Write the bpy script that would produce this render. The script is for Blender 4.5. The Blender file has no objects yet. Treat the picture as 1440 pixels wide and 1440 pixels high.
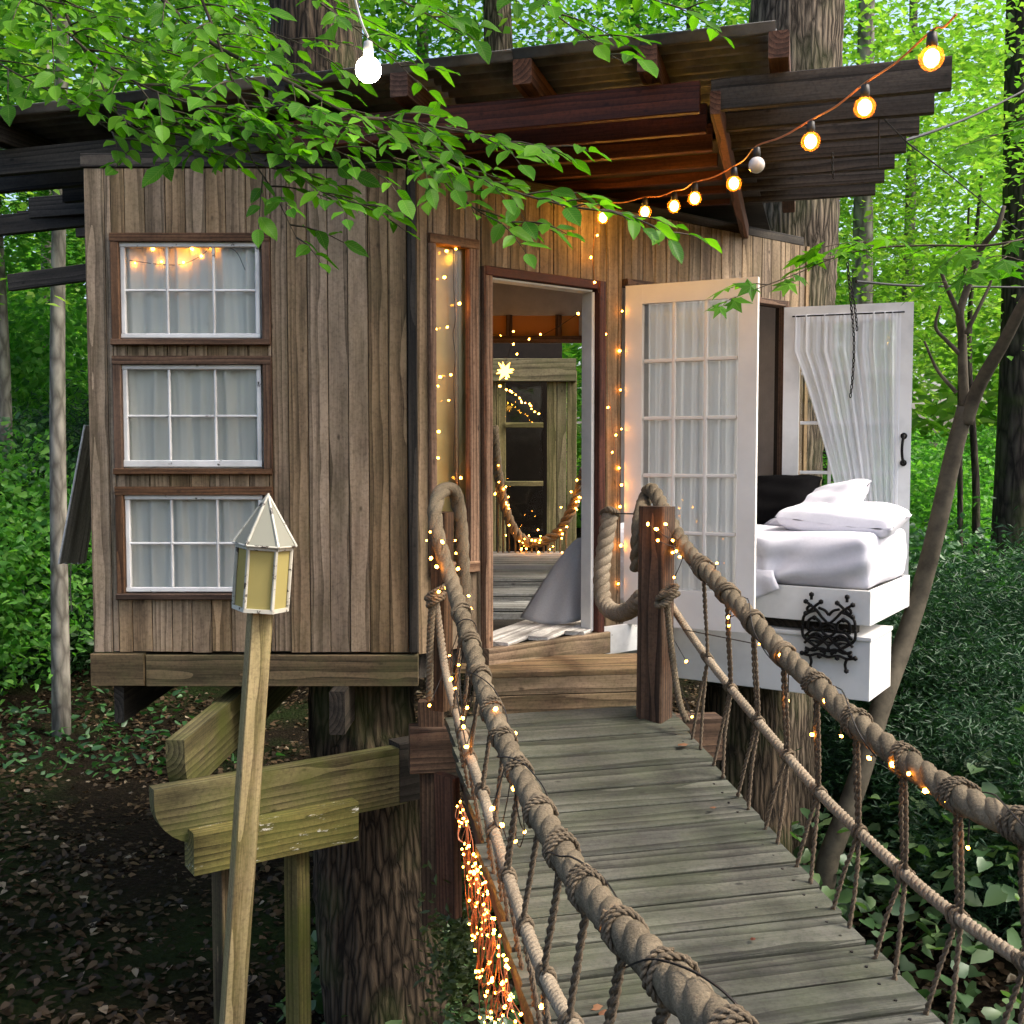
import bpy, math, random
import numpy as np
from mathutils import Vector as V, Matrix as M
random.seed(11)
rng = np.random.default_rng(11)
sc = bpy.context.scene
col = sc.collection
R = math.radians

# ------------------------------------------------------------------ camera, sky, sun, exposure
PITCH = R(3.2); FPX = 1500.0
cam = bpy.data.cameras.new('camera'); cam.sensor_width = 36; cam.lens = 37.5
cam.clip_start = .05; cam.clip_end = 600
camo = bpy.data.objects.new('camera', cam); col.objects.link(camo)
camo.rotation_euler = (math.pi/2 - PITCH, 0, 0)
sc.camera = camo
SUN_EL, SUN_AZ = R(50), R(104)          # azimuth clockwise from +Y (view direction)
w = bpy.data.worlds.new('World'); sc.world = w; w.use_nodes = True
nt = w.node_tree; bg = nt.nodes['Background']
sky = nt.nodes.new('ShaderNodeTexSky'); sky.sky_type = 'NISHITA'; sky.sun_disc = False
sky.sun_elevation = SUN_EL; sky.sun_rotation = SUN_AZ; sky.dust_density = 5; sky.air_density = 1.0; sky.ozone_density = .6
nt.links.new(sky.outputs[0], bg.inputs[0]); bg.inputs[1].default_value = .15
sl = bpy.data.lights.new('sun', 'SUN'); sl.energy = 1.5; sl.angle = R(14); sl.color = (1, .95, .86)
so = bpy.data.objects.new('sun', sl); col.objects.link(so)
sd = V((math.sin(SUN_AZ)*math.cos(SUN_EL), math.cos(SUN_AZ)*math.cos(SUN_EL), math.sin(SUN_EL)))
so.rotation_euler = (-sd).to_track_quat('-Z', 'Y').to_euler(); so.location = sd*60
sc.view_settings.view_transform = 'Standard'; sc.view_settings.look = 'None'
sc.view_settings.gamma = 1; sc.view_settings.exposure = 1.4; sc.view_settings.use_curve_mapping = False
sc.render.engine = 'CYCLES'
cy = sc.cycles
cy.use_denoising = True; cy.use_adaptive_sampling = True; cy.adaptive_threshold = .03; cy.max_bounces = 6; cy.diffuse_bounces = 3; cy.glossy_bounces = 2
cy.transmission_bounces = 5; cy.transparent_max_bounces = 7; cy.caustics_reflective = False
cy.caustics_refractive = False; cy.sample_clamp_indirect = 4; cy.use_light_tree = True

# ------------------------------------------------------------------ pixel -> place
def ray(x, y):
    f = V((0, math.cos(PITCH), -math.sin(PITCH))); u = V((0, math.sin(PITCH), math.cos(PITCH)))
    return f + V((1, 0, 0))*((x-720)/FPX) + u*((720-y)/FPX)
def at_Y(x, y, Y): d = ray(x, y); return d*(Y/d.y)
def at_z(x, y, z): d = ray(x, y); return d*(z/d.z)
def on_plane(x, y, p, n):
    d = ray(x, y); return d*(V(p).dot(n)/d.dot(n))
def on_vline(x, y, X0, k):             # vertical plane X = X0 + k*Y
    d = ray(x, y); return d*(X0/(d.x-k*d.y))

# ------------------------------------------------------------------ object helpers
WM = {}
def link(o, parent, mw):
    col.objects.link(o)
    if parent is not None:
        o.parent = parent; o.matrix_parent_inverse = WM[parent.name].inverted()
    o.matrix_basis = mw; WM[o.name] = mw.copy()
    return o
def thing(name, label, cat, loc=(0, 0, 0), group=None):
    o = bpy.data.objects.new(name, None); o.empty_display_size = .1
    link(o, None, M.Translation(V(loc)))
    return tag(o, label, cat, group)
def tag(o, label=None, cat=None, group=None, kind=None):
    if label: o['label'] = label
    if cat: o['category'] = cat
    if group: o['group'] = group
    if kind: o['kind'] = kind
    return o
def mesh_of(name, verts, faces, mat, smooth=False):
    me = bpy.data.meshes.new(name)
    if isinstance(verts, np.ndarray): verts = verts.tolist()
    if isinstance(faces, np.ndarray): faces = faces.tolist()
    me.from_pydata(verts, [], faces)
    if mat: me.materials.append(mat)
    if smooth: me.polygons.foreach_set('use_smooth', [True]*len(me.polygons))
    me.update(); return me
def mk(name, vf, mat, parent=None, smooth=False, base=False):
    v = np.asarray(vf[0], float); c = v.mean(0)
    if base: c[2] = v[:, 2].min()
    me = mesh_of(name, v-c, vf[1], mat, smooth)
    return link(bpy.data.objects.new(name, me), parent, M.Translation(V(c)))
def put(name, me, parent, mw):
    return link(bpy.data.objects.new(name, me), parent, mw)
def frame(o, ax, wid):
    ax = V(ax).normalized(); n = ax.cross(V(wid)).normalized(); wd = n.cross(ax)
    m = M((ax, wd, n)).transposed().to_4x4(); m.translation = V(o); return m
def plank(name, mat, parent, c, ax, wid, L, W, T, bev=.004):
    b = min(bev, W*.3, T*.3); h, t = W/2, T/2
    prof = [(-h+b, -t), (h-b, -t), (h, -t+b), (h, t-b), (h-b, t), (-h+b, t), (-h, t-b), (-h, -t+b)]
    vs = [(-L/2, y, z) for y, z in prof]+[(L/2, y, z) for y, z in prof]
    fs = [(i, (i+1) % 8, 8+(i+1) % 8, 8+i)[::-1] for i in range(8)]+[tuple(range(8)), tuple(range(15, 7, -1))]
    return put(name, mesh_of(name, vs, fs, mat), parent, frame(c, ax, wid))
def beam(name, mat, parent, a, b, wid, W, T, bev=.004):
    a, b = V(a), V(b); return plank(name, mat, parent, (a+b)/2, b-a, wid, (b-a).length, W, T, bev)
def prism(name, mat, parent, poly, o, u, v, T):   # polygon in (u,v), thickness T centred along u x v
    n = len(poly)
    vs = [(x, y, -T/2) for x, y in poly]+[(x, y, T/2) for x, y in poly]
    fs = [tuple(range(n))[::-1], tuple(range(n, 2*n))]+[(i, (i+1) % n, n+(i+1) % n, n+i) for i in range(n)]
    return put(name, mesh_of(name, vs, fs, mat), parent, frame(o, u, v))
def join(parts):
    vs, fs, k = [], [], 0
    for v, f in parts:
        vs.append(np.asarray(v, float)); fs += [tuple(i+k for i in q) for q in f]; k += len(v)
    return np.concatenate(vs), fs
def boxvf(c, ax, ay, az, sx, sy, sz):
    c, ax, ay, az = V(c), V(ax), V(ay), V(az)
    vs = [tuple(c+ax*(sx/2*i)+ay*(sy/2*j)+az*(sz/2*k)) for i in (-1, 1) for j in (-1, 1) for k in (-1, 1)]
    return vs, [(0, 1, 3, 2), (4, 6, 7, 5), (0, 4, 5, 1), (2, 3, 7, 6), (0, 2, 6, 4), (1, 5, 7, 3)]
def cat(pts, m=8):                     # Catmull-Rom through points
    p = [np.array(q, float) for q in pts]; p = [2*p[0]-p[1]]+p+[2*p[-1]-p[-2]]
    out = []
    for i in range(1, len(p)-2):
        for t in np.linspace(0, 1, m, endpoint=False):
            a, b, c, d = p[i-1], p[i], p[i+1], p[i+2]
            out.append(.5*((2*b)+(c-a)*t+(2*a-5*b+4*c-d)*t*t+(3*b-a-3*c+d)*t**3))
    out.append(p[-2]); return np.array(out)
def resample(P, step):
    P = np.asarray(P, float); d = np.r_[0, np.cumsum(np.linalg.norm(np.diff(P, axis=0), axis=1))]
    n = max(2, int(d[-1]/step)+1); s = np.linspace(0, d[-1], n)
    return np.stack([np.interp(s, d, P[:, k]) for k in range(P.shape[1])], 1), s
def frames(P):
    T = np.gradient(P, axis=0); T /= np.linalg.norm(T, axis=1)[:, None]+1e-9
    n = np.cross(T[0], (0, 0, 1.)); n = n if np.linalg.norm(n) > .1 else np.cross(T[0], (1., 0, 0)); n /= np.linalg.norm(n)
    N = [n]
    for i in range(1, len(P)):
        n = n-T[i]*n.dot(T[i]); n /= np.linalg.norm(n)+1e-9; N.append(n)
    N = np.array(N); return T, N, np.cross(T, N)
def tube(P, r, n=8, cap=True):
    P = np.asarray(P, float); r = np.broadcast_to(np.asarray(r, float), (len(P),)) if np.ndim(r) < 2 else r
    T, N, B = frames(P); a = np.arange(n)*2*np.pi/n
    rr = r if np.ndim(r) == 2 else r[:, None]
    v = P[:, None, :]+rr[..., None]*(np.cos(a)[None, :, None]*N[:, None]+np.sin(a)[None, :, None]*B[:, None])
    v = v.reshape(-1, 3); f = []
    for i in range(len(P)-1):
        for j in range(n):
            k = (j+1) % n; f.append((i*n+j, i*n+k, (i+1)*n+k, (i+1)*n+j))
    if cap: f += [tuple(range(n))[::-1], tuple(range((len(P)-1)*n, len(P)*n))]
    return v, f
def rope(P, Rr, pitch, strands=3, n=7, seg=12, k=.50):
    P, s = resample(P, pitch/seg); T, N, B = frames(P); out = []
    for q in range(strands):
        a = s/pitch*2*np.pi+q*2*np.pi/strands
        c = P+(Rr*k)*(np.cos(a)[:, None]*N+np.sin(a)[:, None]*B)
        rad = Rr*(1-k)*1.06
        out.append(tube(c, rad*(1+rng.normal(0, .045, (len(c), n))) if Rr > .03 else rad, n))
    return join(out)
def ico(r, sub=1, squash=(1, 1, 1)):
    import bmesh
    bm = bmesh.new(); bmesh.ops.create_icosphere(bm, subdivisions=sub, radius=r)
    v = np.array([x.co[:] for x in bm.verts])*np.array(squash); f = [tuple(x.index for x in q.verts) for q in bm.faces]
    bm.free(); return v, f
def lathe(prof, n=12, c=(0, 0, 0)):
    vs = []; fs = []
    for r, z in prof: vs += [(c[0]+r*math.cos(2*math.pi*i/n), c[1]+r*math.sin(2*math.pi*i/n), c[2]+z) for i in range(n)]
    for k in range(len(prof)-1):
        for i in range(n): fs.append((k*n+i, k*n+(i+1) % n, (k+1)*n+(i+1) % n, (k+1)*n+i))
    return vs, fs

# ------------------------------------------------------------------ materials
def newmat(name):
    m = bpy.data.materials.new(name); m.use_nodes = True
    t = m.node_tree; return m, t, t.nodes['Principled BSDF'], t.nodes['Material Output']
class NT:
    def __init__(s, t): s.t = t
    def n(s, ty, **k):
        x = s.t.nodes.new('ShaderNode'+ty)
        for a, b in k.items():
            if a.startswith('i_'): x.inputs[a[2:].replace('_', ' ')].default_value = b
            elif a.startswith('j'): x.inputs[int(a[1:])].default_value = b
            else: setattr(x, a, b)
        return x
    def l(s, a, b): s.t.links.new(a, b)
    def math(s, op, a, b=None, c=None):
        x = s.t.nodes.new('ShaderNodeMath'); x.operation = op
        for i, q in enumerate((a, b, c)):
            if q is None: continue
            if isinstance(q, (int, float)): x.inputs[i].default_value = q
            else: s.l(q, x.inputs[i])
        return x.outputs[0]
    def mix(s, f, a, b, bt='MIX'):
        x = s.t.nodes.new('ShaderNodeMix'); x.data_type = 'RGBA'; x.blend_type = bt
        for i, q in ((0, f), (6, a), (7, b)):
            if isinstance(q, (int, float)): x.inputs[i].default_value = q
            elif isinstance(q, tuple): x.inputs[i].default_value = (*q[:3], 1)
            else: s.l(q, x.inputs[i])
        return x.outputs[2]
    def ramp(s, f, stops):
        x = s.t.nodes.new('ShaderNodeValToRGB'); e = x.color_ramp.elements
        while len(e) < len(stops): e.new(.5)
        for q, (p, c) in zip(e, stops): q.position = p; q.color = (*c, 1) if len(c) == 3 else c
        s.l(f, x.inputs[0]); return x.outputs[0]
def g(v): return (v, v, v)
def wood(name, dark, light, ring=16, stain=.5, algae=0., algc=(.10, .13, .03), rough=.75, tint=.35, bump=.5, wear=None, wearc=(.7, .7, .66), nails=0):
    m, t, p, out = newmat(name); k = NT(t)
    tc = k.n('TexCoord'); oi = k.n('ObjectInfo')
    wn = k.n('TexWhiteNoise', noise_dimensions='1D'); k.l(oi.outputs['Random'], wn.inputs['W'])
    off = k.n('VectorMath', operation='MULTIPLY'); k.l(wn.outputs['Color'], off.inputs[0]); off.inputs[1].default_value = (40, .12, .14)
    ad = k.n('VectorMath', operation='ADD'); k.l(tc.outputs['Object'], ad.inputs[0]); k.l(off.outputs[0], ad.inputs[1])
    ad2 = k.n('VectorMath', operation='ADD'); k.l(ad.outputs[0], ad2.inputs[0]); ad2.inputs[1].default_value = (0, -.06, .03)
    sc1 = k.n('VectorMath', operation='MULTIPLY'); k.l(ad2.outputs[0], sc1.inputs[0]); sc1.inputs[1].default_value = (.16, 1, 1)
    wv = k.n('TexWave', wave_type='RINGS', rings_direction='X', wave_profile='SAW'); k.l(sc1.outputs[0], wv.inputs[0])
    wv.inputs['Scale'].default_value = ring; wv.inputs['Distortion'].default_value = 5; wv.inputs['Detail'].default_value = 2
    wv.inputs['Detail Scale'].default_value = .55
    sc2 = k.n('VectorMath', operation='MULTIPLY'); k.l(ad.outputs[0], sc2.inputs[0]); sc2.inputs[1].default_value = (4, 170, 170)
    fb = k.n('TexNoise', i_Scale=1., i_Detail=4., i_Roughness=.65); k.l(sc2.outputs[0], fb.inputs[0])
    sc3 = k.n('VectorMath', operation='MULTIPLY'); k.l(ad.outputs[0], sc3.inputs[0]); sc3.inputs[1].default_value = (1, 5, 5)
    st = k.n('TexNoise', i_Scale=2.2, i_Detail=5., i_Roughness=.6); k.l(sc3.outputs[0], st.inputs[0])
    f = k.math('ADD', k.math('MULTIPLY', wv.outputs[1], .42), k.math('MULTIPLY', fb.outputs[0], .62))
    c = k.ramp(f, [(.28, tuple(q*.8 for q in dark)), (.5, tuple(.45*a+.55*b for a, b in zip(dark, light))), (.68, light)])
    sf = k.ramp(st.outputs[0], [(.32, g(1-stain)), (.5, g(.95)), (.68, g(1.2))])
    c = k.mix(1., c, sf, 'MULTIPLY')
    kn = k.n('TexVoronoi'); kn.inputs['Scale'].default_value = 9.; kn.inputs['Randomness'].default_value = 1.
    s5 = k.n('VectorMath', operation='MULTIPLY'); k.l(ad.outputs[0], s5.inputs[0]); s5.inputs[1].default_value = (.55, 1, 1); k.l(s5.outputs[0], kn.inputs[0])
    c = k.mix(k.ramp(kn.outputs['Distance'], [(.035, g(.8)), (.10, g(0))]), c, tuple(q*.35 for q in dark))
    gr = k.n('TexNoise', i_Scale=55., i_Detail=3., i_Roughness=.7); k.l(ad.outputs[0], gr.inputs[0])
    c = k.mix(1., c, k.ramp(gr.outputs[0], [(.32, g(.72)), (.55, g(1.05))]), 'MULTIPLY')
    hv = k.n('HueSaturation'); k.l(c, hv.inputs['Color'])
    k.l(k.math('ADD', k.math('MULTIPLY', oi.outputs['Random'], tint), 1-tint/2), hv.inputs['Value'])
    k.l(k.math('ADD', k.math('MULTIPLY', wn.outputs['Value'], .3), .85), hv.inputs['Saturation'])
    c = hv.outputs[0]
    if algae:
        an = k.n('TexNoise', i_Scale=3.3, i_Detail=6., i_Roughness=.7); k.l(ad.outputs[0], an.inputs[0])
        c = k.mix(k.math('MULTIPLY', k.ramp(an.outputs[0], [(.40, g(0)), (.66, g(1))]), algae), c, algc)
    if wear:
        an = k.n('TexNoise', i_Scale=1., i_Detail=7., i_Roughness=.75)
        s4 = k.n('VectorMath', operation='MULTIPLY'); k.l(ad.outputs[0], s4.inputs[0]); s4.inputs[1].default_value = (6, 26, 26); k.l(s4.outputs[0], an.inputs[0])
        c = k.mix(k.ramp(an.outputs[0], [(wear, g(0)), (wear+.05, g(1))]), c, wearc)
    k.l(c, p.inputs['Base Color']); p.inputs['Roughness'].default_value = rough; p.inputs['Specular IOR Level'].default_value = .25
    bp = k.n('Bump', i_Strength=bump, i_Distance=.004); k.l(f, bp.inputs['Height']); k.l(bp.outputs[0], p.inputs['Normal'])
    return m
def paint(name, c, under, thr=.66, scale=7., rough=.5, dirt=.25, bump=.15):
    m, t, p, out = newmat(name); k = NT(t); tc = k.n('TexCoord'); oi = k.n('ObjectInfo')
    ad = k.n('VectorMath', operation='ADD'); k.l(tc.outputs['Object'], ad.inputs[0]); k.l(oi.outputs['Random'], ad.inputs[1])
    n1 = k.n('TexNoise', i_Scale=scale, i_Detail=8., i_Roughness=.75); k.l(ad.outputs[0], n1.inputs[0])
    n2 = k.n('TexNoise', i_Scale=3., i_Detail=6., i_Roughness=.6); k.l(ad.outputs[0], n2.inputs[0])
    cc = k.mix(1., c, k.ramp(n2.outputs[0], [(.35, g(1-dirt)), (.6, g(1))]), 'MULTIPLY')
    f = k.ramp(n1.outputs[0], [(thr, g(0)), (thr+.015, g(1))])
    k.l(k.mix(f, cc, under), p.inputs['Base Color']); p.inputs['Roughness'].default_value = rough
    bp = k.n('Bump', i_Strength=bump, i_Distance=.003); k.l(k.math('SUBTRACT', n2.outputs[0], f), bp.inputs['Height']); k.l(bp.outputs[0], p.inputs['Normal'])
    return m
def plain(name, c, rough=.6, metal=0., var=.25, scale=12., bump=.2, spec=.3):
    m, t, p, out = newmat(name); k = NT(t); tc = k.n('TexCoord'); oi = k.n('ObjectInfo')
    ad = k.n('VectorMath', operation='ADD'); k.l(tc.outputs['Object'], ad.inputs[0]); k.l(oi.outputs['Random'], ad.inputs[1])
    n1 = k.n('TexNoise', i_Scale=scale, i_Detail=6., i_Roughness=.65); k.l(ad.outputs[0], n1.inputs[0])
    k.l(k.mix(1., c, k.ramp(n1.outputs[0], [(.3, g(1-var)), (.7, g(1+var))]), 'MULTIPLY'), p.inputs['Base Color'])
    p.inputs['Roughness'].default_value = rough; p.inputs['Metallic'].default_value = metal; p.inputs['Specular IOR Level'].default_value = spec
    bp = k.n('Bump', i_Strength=bump, i_Distance=.004); k.l(n1.outputs[0], bp.inputs['Height']); k.l(bp.outputs[0], p.inputs['Normal'])
    return m
def leafmat(name, stops, trans=.45, tint=(1.1, 1.25, .35), gloss=.1, vein=False):
    m, t, p, out = newmat(name); t.nodes.remove(p); k = NT(t)
    ge = k.n('NewGeometry'); oi = k.n('ObjectInfo')
    rnd = oi.outputs['Random'] if vein else k.math('FRACT', k.math('ADD', ge.outputs['Random Per Island'], oi.outputs['Random']))
    c = k.ramp(rnd, stops)
    if vein:
        tc = k.n('TexCoord'); sp = k.n('SeparateXYZ'); k.l(tc.outputs['Object'], sp.inputs[0])
        ay = k.math('ABSOLUTE', sp.outputs['Y'])
        s1 = k.math('SINE', k.math('MULTIPLY', k.math('SUBTRACT', sp.outputs['X'], k.math('MULTIPLY', ay, .9)), 62.))
        vf = k.math('MAXIMUM', k.math('POWER', k.math('MAXIMUM', s1, 0.), 10.), k.math('LESS_THAN', ay, .012))
        c = k.mix(k.math('MULTIPLY', vf, .35), c, (.22, .34, .08))
    d = k.n('BsdfDiffuse'); k.l(c, d.inputs[0])
    tr = k.n('BsdfTranslucent'); k.l(k.mix(1., c, tint, 'MULTIPLY'), tr.inputs[0])
    mx = k.n('MixShader'); mx.inputs[0].default_value = trans; k.l(d.outputs[0], mx.inputs[1]); k.l(tr.outputs[0], mx.inputs[2])
    gl = k.n('BsdfGlossy'); gl.inputs['Roughness'].default_value = .45; gl.inputs[0].default_value = (.8, .85, .8, 1)
    m2 = k.n('MixShader'); m2.inputs[0].default_value = gloss*.35; k.l(mx.outputs[0], m2.inputs[1]); k.l(gl.outputs[0], m2.inputs[2])
    k.l(m2.outputs[0], out.inputs[0]); return m
def emit(name, c, s):
    m, t, p, out = newmat(name); t.nodes.remove(p); k = NT(t)
    e = k.n('Emission'); e.inputs[0].default_value = (*c, 1); e.inputs[1].default_value = s; k.l(e.outputs[0], out.inputs[0]); return m
def glassmat(name, tint=(1, 1, 1), refl=1., rough=.02):
    m, t, p, out = newmat(name); t.nodes.remove(p); k = NT(t)
    a = k.n('BsdfTransparent'); a.inputs[0].default_value = (*tint, 1); b = k.n('BsdfGlossy'); b.inputs['Roughness'].default_value = rough
    tc = k.n('TexCoord'); nz = k.n('TexNoise', i_Scale=3.); k.l(tc.outputs['Object'], nz.inputs[0])
    bp = k.n('Bump', i_Strength=.12, i_Distance=.02); k.l(nz.outputs[0], bp.inputs['Height']); k.l(bp.outputs[0], b.inputs['Normal'])
    fr = k.n('Fresnel', i_IOR=1.5); mx = k.n('MixShader'); k.l(k.math('MULTIPLY', fr.outputs[0], refl), mx.inputs[0])
    k.l(a.outputs[0], mx.inputs[1]); k.l(b.outputs[0], mx.inputs[2]); k.l(mx.outputs[0], out.inputs[0]); return m
def sheer(name, c, transp=.25, transl=.5):
    m, t, p, out = newmat(name); t.nodes.remove(p); k = NT(t)
    d = k.n('BsdfDiffuse'); d.inputs[0].default_value = (*c, 1); tl = k.n('BsdfTranslucent'); tl.inputs[0].default_value = (*c, 1)
    a = k.n('BsdfTransparent'); m1 = k.n('MixShader'); m1.inputs[0].default_value = transl; k.l(d.outputs[0], m1.inputs[1]); k.l(tl.outputs[0], m1.inputs[2])
    m2 = k.n('MixShader'); m2.inputs[0].default_value = transp; k.l(m1.outputs[0], m2.inputs[1]); k.l(a.outputs[0], m2.inputs[2]); k.l(m2.outputs[0], out.inputs[0]); return m
def barkmat(name, dark, light, vs=26., hs=3.5, moss=0., dist=.03):
    m, t, p, out = newmat(name); k = NT(t); tc = k.n('TexCoord'); oi = k.n('ObjectInfo')
    ad = k.n('VectorMath', operation='ADD'); k.l(tc.outputs['Object'], ad.inputs[0]); k.l(oi.outputs['Random'], ad.inputs[1])
    s1 = k.n('VectorMath', operation='MULTIPLY'); k.l(ad.outputs[0], s1.inputs[0]); s1.inputs[1].default_value = (vs, vs, hs)
    n1 = k.n('TexNoise', i_Scale=1., i_Detail=7., i_Roughness=.62, i_Distortion=.9); k.l(s1.outputs[0], n1.inputs[0])
    v = k.n('TexVoronoi', feature='DISTANCE_TO_EDGE'); v.inputs['Scale'].default_value = .55; k.l(s1.outputs[0], v.inputs[0])
    f = k.math('MULTIPLY', k.math('ADD', k.math('MINIMUM', k.math('MULTIPLY', v.outputs[0], 2.2), 1.), n1.outputs[0]), .5)
    c = k.ramp(f, [(.25, dark), (.62, light)])
    if moss:
        n2 = k.n('TexNoise', i_Scale=2.4, i_Detail=6.); k.l(ad.outputs[0], n2.inputs[0])
        c = k.mix(k.math('MULTIPLY', k.ramp(n2.outputs[0], [(.48, g(0)), (.66, g(1))]), moss), c, (.06, .09, .02))
    k.l(c, p.inputs['Base Color']); p.inputs['Roughness'].default_value = .9; p.inputs['Specular IOR Level'].default_value = .15
    bp = k.n('Bump', i_Strength=.9, i_Distance=dist); k.l(f, bp.inputs['Height']); k.l(bp.outputs[0], p.inputs['Normal']); return m
def ropemat(name, dark, light):
    m, t, p, out = newmat(name); k = NT(t); tc = k.n('TexCoord')
    n1 = k.n('TexNoise', i_Scale=140., i_Detail=4., i_Roughness=.7); k.l(tc.outputs['Object'], n1.inputs[0])
    n2 = k.n('TexNoise', i_Scale=5., i_Detail=5.); k.l(tc.outputs['Object'], n2.inputs[0])
    f = k.math('ADD', k.math('MULTIPLY', n1.outputs[0], .55), k.math('MULTIPLY', n2.outputs[0], .5))
    k.l(k.ramp(f, [(.3, dark), (.72, light)]), p.inputs['Base Color']); p.inputs['Roughness'].default_value = .95; p.inputs['Specular IOR Level'].default_value = .1
    bp = k.n('Bump', i_Strength=.8, i_Distance=.006); k.l(n1.outputs[0], bp.inputs['Height']); k.l(bp.outputs[0], p.inputs['Normal']); return m

MT = {}
MT['siding'] = wood('siding_wood', (.11, .074, .043), (.285, .205, .128), ring=15, stain=.45, algae=.22, algc=(.14, .12, .045), tint=.4, bump=.7)
MT['trim'] = wood('trim_wood', (.05, .026, .014), (.15, .085, .05), ring=20, tint=.2)
MT['door_trim'] = wood('door_trim_wood', (.10, .05, .028), (.27, .165, .10), ring=18, tint=.25)
MT['backing'] = plain('backing_board', (.02, .014, .01), .9)
MT['sill'] = wood('sill_wood', (.04, .03, .016), (.13, .095, .055), ring=14, algae=.4, algc=(.08, .09, .03))
MT['deck'] = wood('deck_wood', (.024, .024, .019), (.080, .080, .064), ring=13, stain=.5, algae=.28, algc=(.06, .08, .03), tint=.35, bump=.8)
MT['step'] = wood('step_wood', (.09, .055, .03), (.25, .17, .10), ring=13, algae=.15)
MT['pine'] = wood('algae_pine', (.045, .037, .012), (.16, .135, .05), ring=13, stain=.35, algae=.7, algc=(.07, .085, .012), tint=.15)
MT['pine_worn'] = wood('peeling_pine', (.05, .042, .014), (.165, .14, .052), ring=13, stain=.35, algae=.35, algc=(.13, .16, .03), tint=.15, wear=.60)
MT['post'] = wood('lantern_post_wood', (.14, .10, .04), (.33, .255, .125), ring=15, stain=.3, algae=.25, algc=(.17, .19, .04), tint=.1)
MT['dark_post'] = wood('dark_post_wood', (.028, .016, .009), (.105, .06, .033), ring=15)
MT['red'] = wood('red_stained_warm_lit_wood', (.035, .009, .005), (.10, .028, .014), ring=15, rough=.6)
MT['grey_joist'] = wood('grey_joist_wood', (.018, .014, .010), (.062, .050, .038), ring=14)
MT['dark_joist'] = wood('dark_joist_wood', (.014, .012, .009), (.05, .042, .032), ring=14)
MT['rafter'] = wood('rafter_wood', (.045, .02, .011), (.125, .06, .035), ring=14)
MT['metal'] = plain('corrugated_metal', (.13, .128, .125), .5, 0., .5, 6.)
MT['white'] = paint('white_paint', (.78, .77, .74), (.16, .12, .08), .70, 9.)
MT['white_chipped'] = paint('chipped_white_paint', (.74, .74, .72), (.05, .035, .025), .62, 14., dirt=.35)
MT['lantern_frame'] = paint('chipped_lantern_paint', (.52, .50, .42), (.035, .025, .018), .555, 16., dirt=.45)
MT['door_paint'] = paint('cream_door_paint', (.80, .77, .72), (.3, .24, .18), .76, 9., dirt=.1)
MT['box_paint'] = paint('white_box_paint', (.74, .73, .70), (.10, .08, .06), .685, 6., dirt=.18)
MT['floor'] = wood('whitewashed_floor', (.36, .33, .29), (.66, .63, .58), ring=12, stain=.3, tint=.15)
MT['stair'] = wood('grey_stair_wood', (.13, .13, .12), (.34, .34, .32), ring=12)
MT['inside'] = plain('interior_wall_paint', (.42, .40, .37), .8, 0, .1)
MT['ceiling'] = plain('grey_ceiling_board', (.11, .105, .10), .8, 0, .2)
MT['olive'] = plain('olive_panel', (.50, .42, .21), .7, 0, .25, 3.)
MT['glass'] = glassmat('window_glass', (.96, .97, .96), .7)
MT['glass_dull'] = glassmat('dull_glass', (.95, .95, .9), .3, .1)
MT['sheer'] = sheer('sheer_curtain', (.95, .95, .94), .02, .18)
MT['window_curtain'] = sheer('window_curtain', (.95, .93, .88), .0, .12)
MT['sheer_thin'] = sheer('thin_sheer_curtain', (.93, .94, .96), .18, .4)
MT['linen'] = plain('white_linen', (.64, .63, .68), .9, 0, .04, 60., .15)
MT['black_cloth'] = plain('black_cloth', (.004, .0038, .004), .98, 0, .3, 80., .2, .05)
MT['grey_cloth'] = plain('grey_canvas', (.36, .36, .37), .95, 0, .08, 120., .3)
MT['iron'] = plain('black_iron', (.012, .011, .01), .55, .6, .4)
MT['rope'] = ropemat('manila_rope', (.038, .030, .020), (.215, .172, .115))
MT['rope_pale'] = ropemat('pale_rope', (.11, .085, .058), (.34, .28, .20))
MT['cord'] = ropemat('thin_cord', (.045, .034, .022), (.17, .13, .09))
MT['lash'] = ropemat('lashing_cord', (.045, .034, .022), (.20, .155, .105))
MT['wire'] = plain('dark_wire', (.015, .012, .01), .6)
MT['copper'] = plain('copper_wire', (.42, .16, .08), .45, .3)
MT['bark'] = barkmat('oak_bark', (.022, .017, .012), (.19, .15, .108), 46., 5., .18)
MT['bark_brown'] = barkmat('brown_bark', (.012, .009, .006), (.10, .072, .046), 46., 5., .3)
MT['bark_pale'] = barkmat('pale_bark', (.10, .09, .075), (.27, .25, .21), 14., 5., .1, .01)
MT['bark_dark'] = barkmat('dark_bark', (.015, .012, .01), (.07, .058, .045), 18., 4., .3, .02)
MT['bark_sapling'] = plain('sapling_bark', (.075, .064, .046), .85, 0, .45, 9., .5, .15)
MT['twig'] = plain('twig_bark', (.05, .038, .025), .85)
MT['fairy'] = emit('fairy_bulb_light', (1., .34, .03), 36.)
MT['globe'] = emit('globe_bulb_light', (1., .48, .05), 55.)
MT['globe_shell'] = sheer('amber_bulb_glass', (.95, .36, .07), .955, .7)
MT['globe_white'] = emit('white_bulb_light', (1., .86, .62), 42.)
MT['star'] = emit('star_lantern_light', (1., .5, .06), 5.)
MT['dead_bulb'] = plain('unlit_bulb_glass', (.55, .5, .46), .15, 0, .1, 5., 0, .6)
MT['amber'] = sheer('amber_pane', (.75, .36, .12), .05, .6)
MT['lantern_glass'] = sheer('yellow_lantern_glass', (.42, .36, .14), .0, .35)
MT['sheer_roof'] = sheer('grey_lantern_glass', (.30, .30, .25), .0, .3)
MT['socket'] = plain('black_socket', (.02, .018, .015), .5)
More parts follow.
